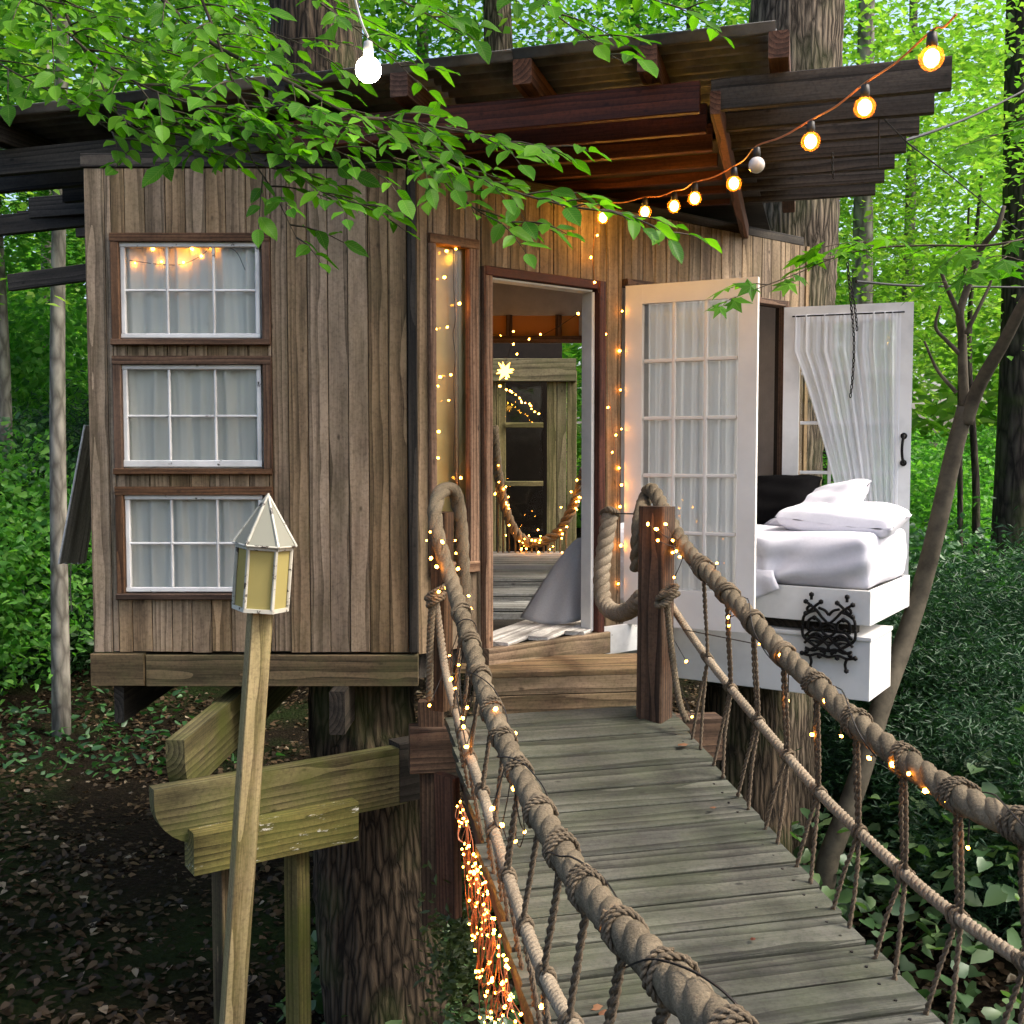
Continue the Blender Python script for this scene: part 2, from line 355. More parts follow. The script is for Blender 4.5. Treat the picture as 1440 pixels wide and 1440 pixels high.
MT['white_socket'] = plain('white_socket', (.32, .32, .30), .5)
LG = [(0, (.03, .12, .008)), (.5, (.06, .19, .012)), (1, (.11, .28, .02))]
MT['leaf'] = leafmat('foreground_leaf', LG, .5, (1.3, 1.55, .3), .03, True)
MT['leaf_bright'] = leafmat('bright_forest_leaf', [(0, (.10, .25, .035)), (.6, (.20, .40, .06)), (1, (.34, .50, .10))], .55, (1.1, 1.25, .5), .04)
MT['leaf_mid'] = leafmat('forest_leaf', [(0, (.05, .18, .03)), (.6, (.11, .30, .05)), (1, (.19, .39, .075))], .55, (1.05, 1.3, .5), .04)
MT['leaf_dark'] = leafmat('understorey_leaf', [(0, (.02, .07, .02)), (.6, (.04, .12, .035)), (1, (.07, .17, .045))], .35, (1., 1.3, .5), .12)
MT['leaf_ivy'] = leafmat('ivy_leaf', [(0, (.03, .075, .025)), (.7, (.06, .12, .04)), (1, (.13, .20, .08))], .35, (1., 1.3, .5), .12)
MT['dead_leaf'] = leafmat('dead_leaf', [(0, (.012, .008, .005)), (.55, (.04, .026, .015)), (.93, (.085, .055, .03)), (1, (.26, .21, .15))], .1, (1, .8, .5), .05)
MT['red_leaf'] = leafmat('fallen_red_leaf', [(0, (.10, .035, .022)), (1, (.20, .11, .06))], .1, (1, .8, .5), .05)
MT['moss'] = leafmat('moss_tuft', [(0, (.03, .05, .012)), (1, (.08, .11, .03))], .2)

# ------------------------------------------------------------------ ground
GZ = -3.2
def gh(x, y): return GZ + .10*math.sin(x*.7+1)*math.cos(y*.5) + .05*math.sin(x*2.1+y*1.3) + max(0, min(y, 32)-14)*.03 + max(0, min(abs(x), 16)-8)*.03
nx, ny = 120, 120
gx = np.sign(np.linspace(-1, 1, nx))*np.abs(np.linspace(-1, 1, nx))**2.2*90; gy = -20+np.linspace(0, 1, ny)**1.6*150
gv = [(x, y, gh(x, y)) for y in gy for x in gx]
gf = [(j*nx+i, j*nx+i+1, (j+1)*nx+i+1, (j+1)*nx+i) for j in range(ny-1) for i in range(nx-1)]
m, t, p, out = newmat('forest_floor'); k = NT(t); tc = k.n('TexCoord')
n1 = k.n('TexNoise', i_Scale=22., i_Detail=8., i_Roughness=.75); k.l(tc.outputs['Object'], n1.inputs[0])
n2 = k.n('TexNoise', i_Scale=.55, i_Detail=5.); k.l(tc.outputs['Object'], n2.inputs[0])
vo = k.n('TexVoronoi'); vo.inputs['Scale'].default_value = 26.; k.l(tc.outputs['Object'], vo.inputs[0])
c = k.ramp(n1.outputs[0], [(.3, (.006, .005, .003)), (.55, (.016, .012, .008)), (.75, (.045, .032, .02))])
c = k.mix(k.ramp(n2.outputs[0], [(.5, g(0)), (.68, g(.75))]), c, (.018, .032, .009))
k.l(c, p.inputs['Base Color']); p.inputs['Roughness'].default_value = 1.; p.inputs['Specular IOR Level'].default_value = .03
bp = k.n('Bump', i_Strength=.8, i_Distance=.05); k.l(k.math('ADD', n1.outputs[0], vo.outputs[0]), bp.inputs['Height']); k.l(bp.outputs[0], p.inputs['Normal'])
me = mesh_of('ground', gv, gf, m, True)
tag(link(bpy.data.objects.new('ground', me), None, M.Identity(4)), 'dark leaf littered forest floor below the treehouse', 'ground', kind='structure')

# ------------------------------------------------------------------ treehouse
house = thing('treehouse', 'weathered brown plank treehouse with white windows and open doors', 'treehouse', (-.2, 6.6, -1.2))
TH = R(38.6)
class Wall:
    def __init__(s, o, d): s.o = V((o[0], o[1], 0)); s.d = V((d[0], d[1], 0)).normalized(); s.n = V((s.d.y, -s.d.x, 0))
    def P(s, a, z, off=0.): return s.o + s.d*a + s.n*off + V((0, 0, z))
    def px(s, x, y, off=0.):
        q = on_plane(x, y, s.o+s.n*off, s.n); return (q-s.o).dot(s.d), q.z
W1 = Wall((-2.15, 5.44), (1, 0)); W2 = Wall((-.515, 5.44), (math.cos(TH), math.sin(TH)))
ZB = W1.px(300, 916)[1]; ZT = 1.42; FL = W2.px(685, 904)[1]
UP = V((0, 0, 1))
def wall_boards(wl, part, s0, s1, pitch, holes, z0, z1, mat):
    cuts = sorted(set([s0, s1]+[s0+i*pitch for i in range(int((s1-s0)/pitch)+1)]+[h for ho in holes for h in ho[:2] if s0 < h < s1]))
    for a, b in zip(cuts[:-1], cuts[1:]):
        if b-a < .012: continue
        mid = (a+b)/2; zs = [(z0, z1)]
        for h0, h1, ha, hb in holes:
            if h0 <= mid <= h1:
                nz = []
                for q0, q1 in zs:
                    if ha > q0+.005: nz.append((q0, min(q1, ha)))
                    if hb < q1-.005: nz.append((max(q0, hb), q1))
                zs = [q for q in nz if q[1]-q[0] > .01]
        for q0, q1 in zs:
            dz = random.uniform(-.006, .004) if q0 == z0 else 0
            plank('board', mat, part, wl.P(mid, (q0+dz+q1)/2, random.uniform(-.0015, .0015)), UP, wl.d, q1-q0-dz, b-a-.0042, .016, .002)
def backing(wl, s0, s1, holes, z0, z1, off=-.03, T=.03):
    cs = sorted(set([s0, s1]+[h for ho in holes for h in ho[:2]])); parts = []
    for a, b in zip(cs[:-1], cs[1:]):
        mid = (a+b)/2; zs = [(z0, z1)]
        for h0, h1, ha, hb in holes:
            if h0 < mid < h1:
                nz = []
                for q0, q1 in zs:
                    if ha > q0: nz.append((q0, min(q1, ha)))
                    if hb < q1: nz.append((max(q0, hb), q1))
                zs = nz
        for q0, q1 in zs: parts.append(boxvf(wl.P(mid, (q0+q1)/2, off), wl.d, wl.n, UP, b-a, T, q1-q0))
    return join(parts)
# left wall with three sash windows
wins = []
for (xa, xb, ya, yb) in ((160, 382, 329, 486), (162, 383, 501, 667), (164, 384, 684, 842)):
    a, zt = W1.px(xa, ya); b, zb = W1.px(xb, yb); wins.append((a, b, zb, zt))
wa = min(q[0] for q in wins); wb = max(q[1] for q in wins)
holes1 = [(wa, wb, q[2], q[3]) for q in wins]
inner1 = [(wa+.03, wb-.03, q[2]+.03, q[3]-.03) for q in wins]
wall1 = mk('wall', backing(W1, 0, 1.635, inner1, ZB+.02, ZT), MT['backing'], house)
wall_boards(W1, wall1, 0, 1.62, .1016, holes1, ZB, ZT, MT['siding'])
plank('corner_shadow_strip', MT['dark_joist'], wall1, W1.P(1.647, (ZB+ZT)/2, -.01), UP, W1.d, ZT-ZB, .045, .07)  # dark strip stands in for the shadow line where the two walls meet
def curtain_vf(wl, s0, s1, z0, z1, off, amp, folds, seed=0, gather=0.):
    n, mz = 90, 8; r_ = np.random.default_rng(seed); ph = r_.uniform(0, 6, 4); vs = []
    for j in range(mz+1):
        v = j/mz
        for i in range(n+1):
            u = i/n; a = u*folds*6.283
            d = amp*(math.sin(a+.6*math.sin(3*u+ph[0]))+.45*math.sin(1.7*a+ph[1])+.25*math.sin(3.1*a+ph[2]))*(.75+.25*math.sin(2*v+ph[3]))
            vs.append(tuple(wl.P(s0+(s1-s0)*u+.006*math.sin(a*.5+v*3), z0+(z1-z0)*v, off+d)))
    fs = [(j*(n+1)+i, j*(n+1)+i+1, (j+1)*(n+1)+i+1, (j+1)*(n+1)+i) for j in range(mz) for i in range(n)]
    return vs, fs
WL = ['sash window with amber light glowing behind the top panes', 'middle sash window with a worn white bottom rail', 'lowest sash window partly behind the lantern']
for wi, (a, b, zb, zt) in enumerate(wins):
    cw = .042; a, b = wa, wb
    parts = [boxvf(W1.P((a+b)/2, zt-cw/2, .008), W1.d, W1.n, UP, b-a, .05, cw), boxvf(W1.P((a+b)/2, zb+.015, .012), W1.d, W1.n, UP, b-a, .065, .03),
             boxvf(W1.P(a+cw/2, (zb+zt)/2, .007), W1.d, W1.n, UP, cw, .046, zt-zb-.075), boxvf(W1.P(b-cw/2, (zb+zt)/2, .007), W1.d, W1.n, UP, cw, .046, zt-zb-.075)]
    win = mk('window', parts[0], MT['trim'], house); win['label'] = WL[wi]
    plank('sill', MT['trim'], win, W1.P((a+b)/2, zb+.015, .012), W1.d, UP, b-a, .03, .065)
    for q in (a+cw/2, b-cw/2): plank('side_casing', MT['trim'], win, W1.P(q, (zb+.03+zt-cw)/2, .007), UP, W1.d, zt-cw-zb-.031, cw, .046)
    sa, sb, sz0, sz1 = a+cw+.001, b-cw-.012, zb+.036, zt-cw-.001
    fr = .024
    for q in range(2):
        plank('sash_rail', MT['white_chipped'], win, W1.P((sa+sb)/2, sz1-fr/2 if q else sz0+(.036 if wi == 1 else fr)/2, -.002), W1.d, UP, sb-sa, fr if q else (.036 if wi == 1 else fr), .028)
        plank('sash_stile', MT['white_chipped'], win, W1.P(sb-fr/2 if q else sa+fr/2, (sz0+sz1)/2, -.003), UP, W1.d, sz1-sz0-.05, fr, .027)
    for c3 in (1, 2): plank('muntin', MT['white_chipped'], win, W1.P(sa+(sb-sa)*c3/3, (sz0+sz1)/2, -.004), UP, W1.d, sz1-sz0-.05, .013, .022)
    for c3 in range(3):
        x0 = sa+(sb-sa)*c3/3; x1 = sa+(sb-sa)*(c3+1)/3
        plank('muntin', MT['white_chipped'], win, W1.P((x0+x1)/2, (sz0+sz1)/2, -.004), W1.d, UP, x1-x0-.0135, .013, .021)
        for r2 in range(2):
            z0 = sz0+(sz1-sz0)*r2/2; z1 = z0+(sz1-sz0)/2
            tl = M.Rotation(random.uniform(-.006, .006), 3, 'Z')
            plank('pane', MT['glass'], win, W1.P((x0+x1)/2, (z0+z1)/2, -.008), W1.d, UP, x1-x0-.014, z1-z0-.014, .003, .0003)
    mk('curtain', curtain_vf(W1, a+.03, b-.03, zb+.03, zt-.03, -.044, .014, 6, wi), MT['window_curtain'], win, True)
# rim beam below the left wall
zr0 = W1.px(300, 963)[1]; a0 = W1.px(131, 920)[0]; a1 = W1.px(206, 920)[0]; a2 = W1.px(588, 920)[0]
beam('rim_beam', MT['sill'], house, W1.P(a0, (ZB+zr0)/2-.003, .012), W1.P(a1-.004, (ZB+zr0)/2-.003, .012), UP, ZB-zr0-.008, .05)
beam('rim_beam', MT['sill'], house, W1.P(a1+.004, (ZB+zr0)/2-.01, 0), W1.P(a2, (ZB+zr0)/2-.01, 0), UP, ZB-zr0-.012, .045)
# door wall: narrow window, doorway, french door opening
sN0, zN1 = W2.px(600, 328); sN1 = W2.px(669, 328)[0]; zN0 = W2.px(640, 806)[1]
sD0, zD1 = W2.px(686, 386); sD1 = W2.px(829, 402)[0]; zD1 = W2.px(700, 392)[1]
sF0 = W2.px(876, 420)[0]; zF1 = W2.px(880, 403)[1]; sF1 = W2.px(1098, 440)[0]; SE = W2.px(1131, 360)[0]
holes2 = [(sN0, sN1, zN0, zN1), (sD0-.05, sD1+.075, FL-.2, zD1+.055), (sF0-.012, sF1+.03, FL-.2, zF1+.04)]
in2 = [(sN0+.02, sN1-.02, zN0+.02, zN1-.02), (sD0, sD1, FL-.2, zD1), (sF0, sF1, FL-.2, zF1)]
wall2 = mk('wall', backing(W2, .03, SE, in2, FL-.02, ZT), MT['backing'], house)
wall_boards(W2, wall2, .035, SE, .1016, holes2, FL-.01, ZT, MT['siding'])
# narrow window
win = plank('narrow_window', MT['door_trim'], house, W2.P((sN0+sN1)/2, zN1-.025, .008), W2.d, UP, sN1-sN0, .05, .05)
plank('sill', MT['door_trim'], win, W2.P((sN0+sN1)/2, zN0+.03, .008), W2.d, UP, sN1-sN0, .06, .05)
for q, w4 in ((sN0+.02, .04), (sN1-.03, .06)): plank('side_casing', MT['door_trim'], win, W2.P(q, (zN0+zN1)/2+.005, .007), UP, W2.d, zN1-zN0-.112, w4, .046)
plank('pane', MT['glass_dull'], win, W2.P((sN0+sN1)/2, (zN0+zN1)/2, -.012), UP, W2.d, zN1-zN0-.122, sN1-sN0-.112, .004, .0005)
plank('reveal_board', MT['door_trim'], win, W2.P(sN1-.085, (zN0+zN1)/2, -.055), UP, W2.n+W2.d*-.9, zN1-zN0-.1, .09, .012)
plank('reveal_board', MT['door_trim'], win, W2.P(sN0+.032, (zN0+zN1)/2, -.055), UP, W2.n, zN1-zN0-.1, .07, .012)
plank('back_panel', MT['olive'], win, W2.P((sN0+sN1)/2, (zN0+zN1)/2, -.10), UP, W2.d, zN1-zN0+.1, sN1-sN0+.1, .014)
# doorway
fr = thing
beam('door_jamb', MT['door_trim'], house, W2.P(sD0-.027, FL-.02, .012), W2.P(sD0-.027, zD1+.05, .012), W2.d, .05, .075)
beam('door_jamb', MT['red'], house, W2.P(sD1+.05, FL-.02, .02), W2.P(sD1+.05, zD1+.05, .02), W2.d, .05, .085)
beam('door_stop', MT['white'], house, W2.P(sD1+.010, FL-.01, -.02), W2.P(sD1+.010, zD1-.012, -.02), W2.d, .024, .09)
beam('door_stop', MT['white'], house, W2.P(sD0+.004, FL-.01, -.03), W2.P(sD0+.004, zD1-.012, -.03), W2.d, .008, .06)
beam('door_head', MT['red'], house, W2.P(sD0-.05, zD1+.028, .014), W2.P(sD1+.075, zD1+.028, .014), UP, .05, .08)
beam('door_stop', MT['white'], house, W2.P(sD0, zD1-.005, -.02), W2.P(sD1, zD1-.005, -.02), UP, .012, .09)
# french door frame
beam('door_jamb', MT['trim'], house, W2.P(sF1+.016, FL, .006), W2.P(sF1+.016, zF1+.04, .006), W2.d, .03, .09)
beam('door_head', MT['trim'], house, W2.P(sF0-.01, zF1+.02, .006), W2.P(sF1, zF1+.02, .006), UP, .038, .09)
beam('corner_post', MT['siding'], house, W2.P(SE+.02, FL-.02, -.02), W2.P(SE+.02, ZT, -.02), W2.d, .04, .08)
# other walls, floor, ceiling
BK = 7.95
e2 = W2.P(SE, 0)
def seg_wall(name, a, b, z0, z1, T=.06, mat='inside', shift=0):
    wl = Wall(a, (b[0]-a[0], b[1]-a[1])); L = math.hypot(b[0]-a[0], b[1]-a[1])
    return mk(name, boxvf(wl.P(L/2, (z0+z1)/2, -T/2), wl.d, wl.n, UP, L, T, z1-z0), MT[mat], house)
lw = seg_wall('side_wall', (-2.15, BK), (-2.15, 5.47), ZB, ZT, mat='backing')
Wl = Wall((-2.152, BK), (0, -1))
wall_boards(Wl, lw, 0, BK-5.5, .1016, [], ZB, ZT, MT['siding'])
seg_wall('side_wall', (e2.x-.02, e2.y+.05), (e2.x-.25, BK), FL-.1, ZT)
WB = Wall((-2.1, BK), (1, 0))
ob = [WB.px(689, 700)[0], WB.px(826, 700)[0], -.84, WB.px(760, 482)[1]]
tr = [WB.px(680, 460)[0], WB.px(814, 460)[0], WB.px(700, 475)[1], WB.px(700, 444)[1]]
back = mk('back_wall', backing(WB, 0, 3.9, [(ob[0], ob[1], -.84, ob[3]), tuple(tr)], ZB, ZT, 0, .06), MT['inside'], house)
for q in (0, .28, .80):   # transom panes
    x0 = tr[0]+(tr[1]-tr[0])*q; x1 = tr[0]+(tr[1]-tr[0])*({0: .26, .28: .77, .80: 1}[q])
    plank('transom_pane', MT['amber'], back, WB.P((x0+x1)/2, (tr[2]+tr[3])/2, .0), WB.d, UP, x1-x0, tr[3]-tr[2], .004, .0005)
for q in (.27, .785): plank('mullion', MT['trim'], back, WB.P(tr[0]+(tr[1]-tr[0])*q, (tr[2]+tr[3])/2, .02), UP, WB.d, tr[3]-tr[2], .045, .05)
beam('door_head', MT['trim'], house, WB.P(ob[0]-.1, ob[3]+.02, .04), WB.P(ob[1]+.1, ob[3]+.02, .04), UP, .05, .03)
beam('door_jamb', MT['dark_post'], house, WB.P(ob[0]-.02, -.84, .04), WB.P(ob[0]-.02, ob[3]-.01, .04), WB.d, .05, .04)
beam('door_jamb', MT['white'], house, WB.P(ob[1]+.02, -.84, .04), WB.P(ob[1]+.02, ob[3]-.01, .04), WB.d, .05, .04)
# ceiling and floor sheets following the plan
plan = [(-2.12, 5.5), (-.53, 5.5), (e2.x-.04, e2.y+.03), (e2.x-.27, BK-.02), (-2.12, BK-.02)]
def slab(name, plan, z, T, mat):
    n = len(plan); vs = [(x, y, z-T) for x, y in plan]+[(x, y, z) for x, y in plan]
    fs = [tuple(range(n))[::-1], tuple(range(n, 2*n))]+[(i, (i+1) % n, n+(i+1) % n, n+i) for i in range(n)]
    return mk(name, (vs, fs), MT[mat], house)
slab('ceiling', plan, ZT-.005, .03, 'ceiling')
subfloor = slab('floor', plan, FL-.03, .12, 'dark_joist')
# whitewashed floor boards seen through the doorway: they run away from the door, a little to the right
fd = V((.42, .907, 0)); fw = V((.907, -.42, 0))
c0 = W2.P((sD0+sD1)/2, FL, 0)
for i in range(-4, 6):
    b0 = c0+fw*(i*.125)
    tt = (b0-W2.o).dot(W2.n)/(-fd.dot(W2.n))   # where the board meets the threshold line
    if (b0+fd*tt-W2.o).dot(W2.d) < .25: continue
    inn = sD0-.03 < (b0+fd*tt-W2.o).dot(W2.d) < sD1+.06
    st_ = b0+fd*tt-fd*((.03 if inn else -.16)+random.uniform(0, .012))
    plank('floor_board', MT['floor'], subfloor, st_+fd*.62+V((0, 0, -.012)), fd, fw, 1.24, .119, .024)
# inner steps up to the back opening
for i, (y0, y1, zt_) in enumerate(((6.72, 7.10, -.985), (7.02, 7.42, -.93), (7.34, 7.95, -.87))):
    n_ = 2 if i < 2 else 3
    for j in range(n_):
        dy = (y1-y0)/n_
        plank('stair_board', MT['stair'], subfloor, V((.12, y0+dy*(j+.5), zt_-.012)), (1, 0, 0), (0, 1, 0), .95, dy-.012, .024)
    plank('stair_riser', MT['stair'], subfloor, V((.12, y0+.015, (zt_+FL)/2-.03)), (1, 0, 0), UP, .93, max(.03, zt_-FL-.0), .02)
# grey canvas draped from the right jamb
vs = []; n, mz = 26, 20
for j in range(mz+1):
    v = j/mz
    for i in range(n+1):
        u = i/n
        xr, yr = 822, 755+115*v; xl = 812-80*v**.85; yl = 757+112*v
        x = xl+(xr-xl)*u; y = yl+(yr-yl)*u + 9*math.sin(u*3.1)*v
        Y = 6.42-.09*math.sin(u*2.6)*v-.02*math.sin(u*11)*v
        vs.append(tuple(at_Y(x, y, Y)))
fs = [(j*(n+1)+i, j*(n+1)+i+1, (j+1)*(n+1)+i+1, (j+1)*(n+1)+i) for j in range(mz) for i in range(n)]
cl = mk('canvas_drape', (vs, fs), MT['grey_cloth'], None, True, True)
sm = cl.modifiers.new('s', 'SOLIDIFY'); sm.thickness = .006
tag(cl, 'plain grey canvas cloth draped down inside the doorway onto the white floor', 'cloth')

# french doors
def french_door(hinge, ang, Wd, rows, cols, H, curt, handle, lab, mat):
    wl = Wall((hinge.x, hinge.y), (math.cos(ang), -math.sin(ang)))
    z0 = zF1-.005-H; z1 = zF1-.005; T = .038; sw = .105
    pt = [boxvf(wl.P(sw/2, (z0+z1)/2), wl.d, wl.n, UP, sw, T, H), boxvf(wl.P(Wd-sw/2, (z0+z1)/2), wl.d, wl.n, UP, sw, T, H),
          boxvf(wl.P(Wd/2, z1-.055), wl.d, wl.n, UP, Wd-2*sw, T-.002, .11), boxvf(wl.P(Wd/2, z0+.11), wl.d, wl.n, UP, Wd-2*sw, T-.002, .22)]
    d = mk('french_door', join(pt), MT[mat], house); d['label'] = lab
    gx0, gx1, gz0, gz1 = sw, Wd-sw, z0+.22, z1-.11
    for c_ in range(1, cols): plank('muntin', MT[mat], d, wl.P(gx0+(gx1-gx0)*c_/cols, (gz0+gz1)/2), UP, wl.d, gz1-gz0, .022, .026)
    for r_ in range(1, rows):
        for c_ in range(cols):
            xa, xb = gx0+(gx1-gx0)*c_/cols, gx0+(gx1-gx0)*(c_+1)/cols
            plank('muntin', MT[mat], d, wl.P((xa+xb)/2, gz0+(gz1-gz0)*r_/rows), wl.d, UP, xb-xa-.022, .022, .025)
    for r_ in range(rows):
        for c_ in range(cols):
            xa, xb = gx0+(gx1-gx0)*c_/cols, gx0+(gx1-gx0)*(c_+1)/cols; za, zb_ = gz0+(gz1-gz0)*r_/rows, gz0+(gz1-gz0)*(r_+1)/rows
            plank('pane', MT['glass'], d, wl.P((xa+xb)/2, (za+zb_)/2, -.004), wl.d, UP, xb-xa-.022, zb_-za-.022, .003, .0003)
    return wl, d, (gx0, gx1, gz0, gz1), z0, z1
h1 = W2.P(sF0, 0, .03)
wlA, dA, GA, zA0, zA1 = french_door(h1, R(26), .78, 5, 3, 2.0, 0, 0, 'cream fifteen pane door leaf with a white curtain', 'door_paint')
mk('curtain', curtain_vf(wlA, GA[0]+.015, GA[1]+.02, GA[2]-.02, GA[3]+.03, -.04, .010, 8, 5), MT['sheer'], dA, True)
h2 = W2.P(sF1, 0, .03)
wlB, dB, GB, zB0, zB1 = french_door(h2, R(20), .82, 5, 3, 2.0, 0, 0, 'white door leaf with iron handle and swept sheer curtain', 'white')
# swept-back sheer hanging in front of the right leaf
vs = []; n, mz = 110, 26
for j in range(mz+1):
    v = j/mz     # top -> bottom
    for i in range(n+1):
        u = i/n; a = u*11*6.283
        left = GB[0]-.035+max(0, v-.16)**.85*.46 if v > .16 else GB[0]-.035
        s_ = left+(GB[1]+.03-left)*u
        d_ = .03+(.008+.004*v)*(math.sin(a+2*v)+.5*math.sin(1.6*a+1)+.3*math.sin(2.7*a))
        vs.append(tuple(wlB.P(s_, zB1-.055-v*1.6, d_)))
fs = [(j*(n+1)+i, j*(n+1)+i+1, (j+1)*(n+1)+i+1, (j+1)*(n+1)+i) for j in range(mz) for i in range(n)]
mk('curtain', (vs, fs), MT['sheer_thin'], dB, True)
mk('curtain_rod', tube([wlB.P(GB[0]-.05, zB1-.065, .035), wlB.P(GB[1]+.05, zB1-.065, .035)], .005, 8), MT['iron'], dB)
hz = wlB.px(1265, 632)[1]
hp = cat([wlB.P(.775, hz+.09, .02), wlB.P(.775, hz+.085, .05), wlB.P(.768, hz+.05, .062), wlB.P(.765, hz, .066), wlB.P(.768, hz-.05, .062), wlB.P(.775, hz-.085, .05), wlB.P(.775, hz-.09, .02)], 6)
mk('handle', join([tube(hp, .009, 8)]+[tube([wlB.P(.775, hz+s_*.088, .019), wlB.P(.775, hz+s_*.088, .031)], .022, 10) for s_ in (-1, 1)]), MT['iron'], dB, True)
# dark latch hook on the inner jamb
hk = [W2.P(sF1-.02, z_, .04) for z_ in (.15, -.02, -.12)]

# ------------------------------------------------------------------ roof: joists run left-far to right-near
J = V((math.cos(R(16.7)), -math.sin(R(16.7)), 0)); G_ = V((math.sin(R(16.7)), math.cos(R(16.7)), 0))
roof = mk('roof', boxvf(V((1.815, 4.5, 1.60))-J*2.85+G_*2.35, J, G_, UP, 3.9, 3.1, .012), MT['dark_joist'], house)
def roofp(t_, gq, z): return V((1.815, 4.5, z)) - J*t_ + G_*gq
JB = 1.495; JH = .135
tbeam = .96
ends_l = [5.6, 5.3, 4.95, 5.5, 5.9, 5.7, 5.9, 5.8, 6.0]
for i in range(9):
    gq = .35*i; z = JB+JH/2+.011*min(i, 6)
    e0 = -.0 + (.035*i if i < 7 else 0)*-1
    sh = .037*i
    a = roofp(sh, gq, z); b = roofp(tbeam+.02+.01*i, gq, z); c_ = roofp(3.2, gq, z); d_ = roofp(ends_l[i], gq, z)
    if i < 7:
        beam('joist', MT['grey_joist'], roof, a, b, UP, JH, .04)
        beam('joist', MT['red'], roof, b-J*.05, c_, UP, JH, .04)  # inner lengths: red stain with the warm bulb light put into the colour
    beam('joist', MT['dark_joist'], roof, c_-J*.004, d_, UP, JH, .04)
beam('cross_beam', MT['rafter'], roof, roofp(tbeam+.0, -.03, JB+.03), roofp(tbeam+.06, 2.45, JB-.05), J, .045, .10)
for t_ in (.716, 1.268, 1.827, 2.42, 3.05, 3.9, 4.75):
    beam('rafter', MT['rafter'] if t_ < 3 else MT['dark_joist'], roof, roofp(t_-.03, -.17, 1.695), roofp(t_+.05, 3.0, 1.735), J, .085, .11)
# corrugated sheets
def corr(t0, t1, g0, g1, z0, z1, nm):
    n = int((g1-g0)/.0165); vs = []
    for j in range(n+1):
        gg = g0+(g1-g0)*j/n; zz = z0+(z1-z0)*j/n+.026*max(-.7, min(.7, math.cos(j*math.pi/3)))
        for t_ in (t0, t1): vs.append(tuple(roofp(t_, gg, zz)))
    fs = [(2*j, 2*j+1, 2*j+3, 2*j+2) for j in range(n)]
    o = mk(nm, (vs, fs), MT['metal'], roof, True); o.modifiers.new('s', 'SOLIDIFY').thickness = .002
for q, (t0, t1) in enumerate(((.70, 1.30), (1.27, 1.86), (1.84, 2.29), (2.27, 3.1), (3.06, 4.1), (4.07, 5.1))):
    dz = .004*(q % 2); corr(t0, t1, -.20+random.uniform(-.02, .02), 3.05, 1.765+dz, 1.80+dz, 'roof_sheet')
beam('top_plate', MT['dark_joist'], house, W1.P(-.01, ZT+.04, -.03), W1.P(1.66, ZT+.04, -.03), UP, .07, .09)
beam('top_plate', MT['dark_joist'], house, W2.P(.06, ZT+.035, -.05), W2.P(SE, ZT+.035, -.05), UP, .06, .09)
for p0, p1, y_ in (((-40, 322), (130, 303), 7.2), ((14, 398), (140, 381), 8.5)):
    a, b = at_Y(*p0, y_), at_Y(*p1, y_-.2); beam('outrigger_beam', MT['dark_joist'], house, a, b+(b-a)*.5, UP, .13, .05)

# floor carriage under the house
def beam_curved(name, mat, parent, o, u, L, H, T, r):
    poly = [(0, 0), (L, 0), (L, -H)]+[(r*(1-math.sin(a)), -H*(.25+.75*math.cos(a))) for a in np.linspace(0, math.pi/2, 9)]
    return prism(name, mat, parent, poly, o, u, UP, T)
jl = beam_curved('floor_joist', MT['pine'], house, at_Y(246, 1041, 4.72), V((.02, 1, 0)), 3.0, .27, .085, .16)
beam('floor_joist', MT['dark_joist'], house, V((-.88, 5.3, -1.31)), V((-.85, 8.0, -1.31)), UP, .22, .08)
beam('floor_joist', MT['dark_joist'], house, V((-2.05, 5.5, -1.31)), V((-2.05, 8.0, -1.31)), UP, .2, .05)
beam('floor_joist', MT['dark_joist'], house, V((.2, 6.15, -1.27)), V((.2, 8.0, -1.27)), UP, .18, .05)
beam('floor_joist', MT['dark_joist'], house, V((1.2, 6.95, -1.27)), V((1.2, 8.0, -1.27)), UP, .18, .05)
qa = at_Y(213, 1108, 4.62); qb = at_Y(566, 1045, 5.30); ud = (qb-qa); ud.z = 0
gird = beam_curved('girder', MT['pine'], house, qa, ud, ud.length, .285, .08, .26)
gd = ud.normalized(); gn = V((gd.y, -gd.x, 0))
qc = at_Y(266, 1190, 4.66); L2 = ud.length*.64
prism('girder_ledger', MT['pine_worn'], house, [(0, 0), (L2, 0), (L2, -.19), (0, -.19)], V((qc.x, qc.y, qa.z-.20))-gn*.0, gd, UP, .14)
beam('girder_cap', MT['dark_joist'], house, qb-gd*.05+V((0, .02, -.14)), qb+gd*.34+V((0, .02, -.14)), UP, .30, .12)
for (x, y, Y, mt, hh, sx) in ((417, 1212, 4.98, 'pine', .088, 0), (312, 1240, 4.82, 'sill', .07, 0)):
    tp = at_Y(x, y-30, Y); 
    beam('support_post', MT[mt], house, V((tp.x, tp.y, gh(tp.x, tp.y)-.1)), tp, V((.86, -.5, 0)), hh, hh)

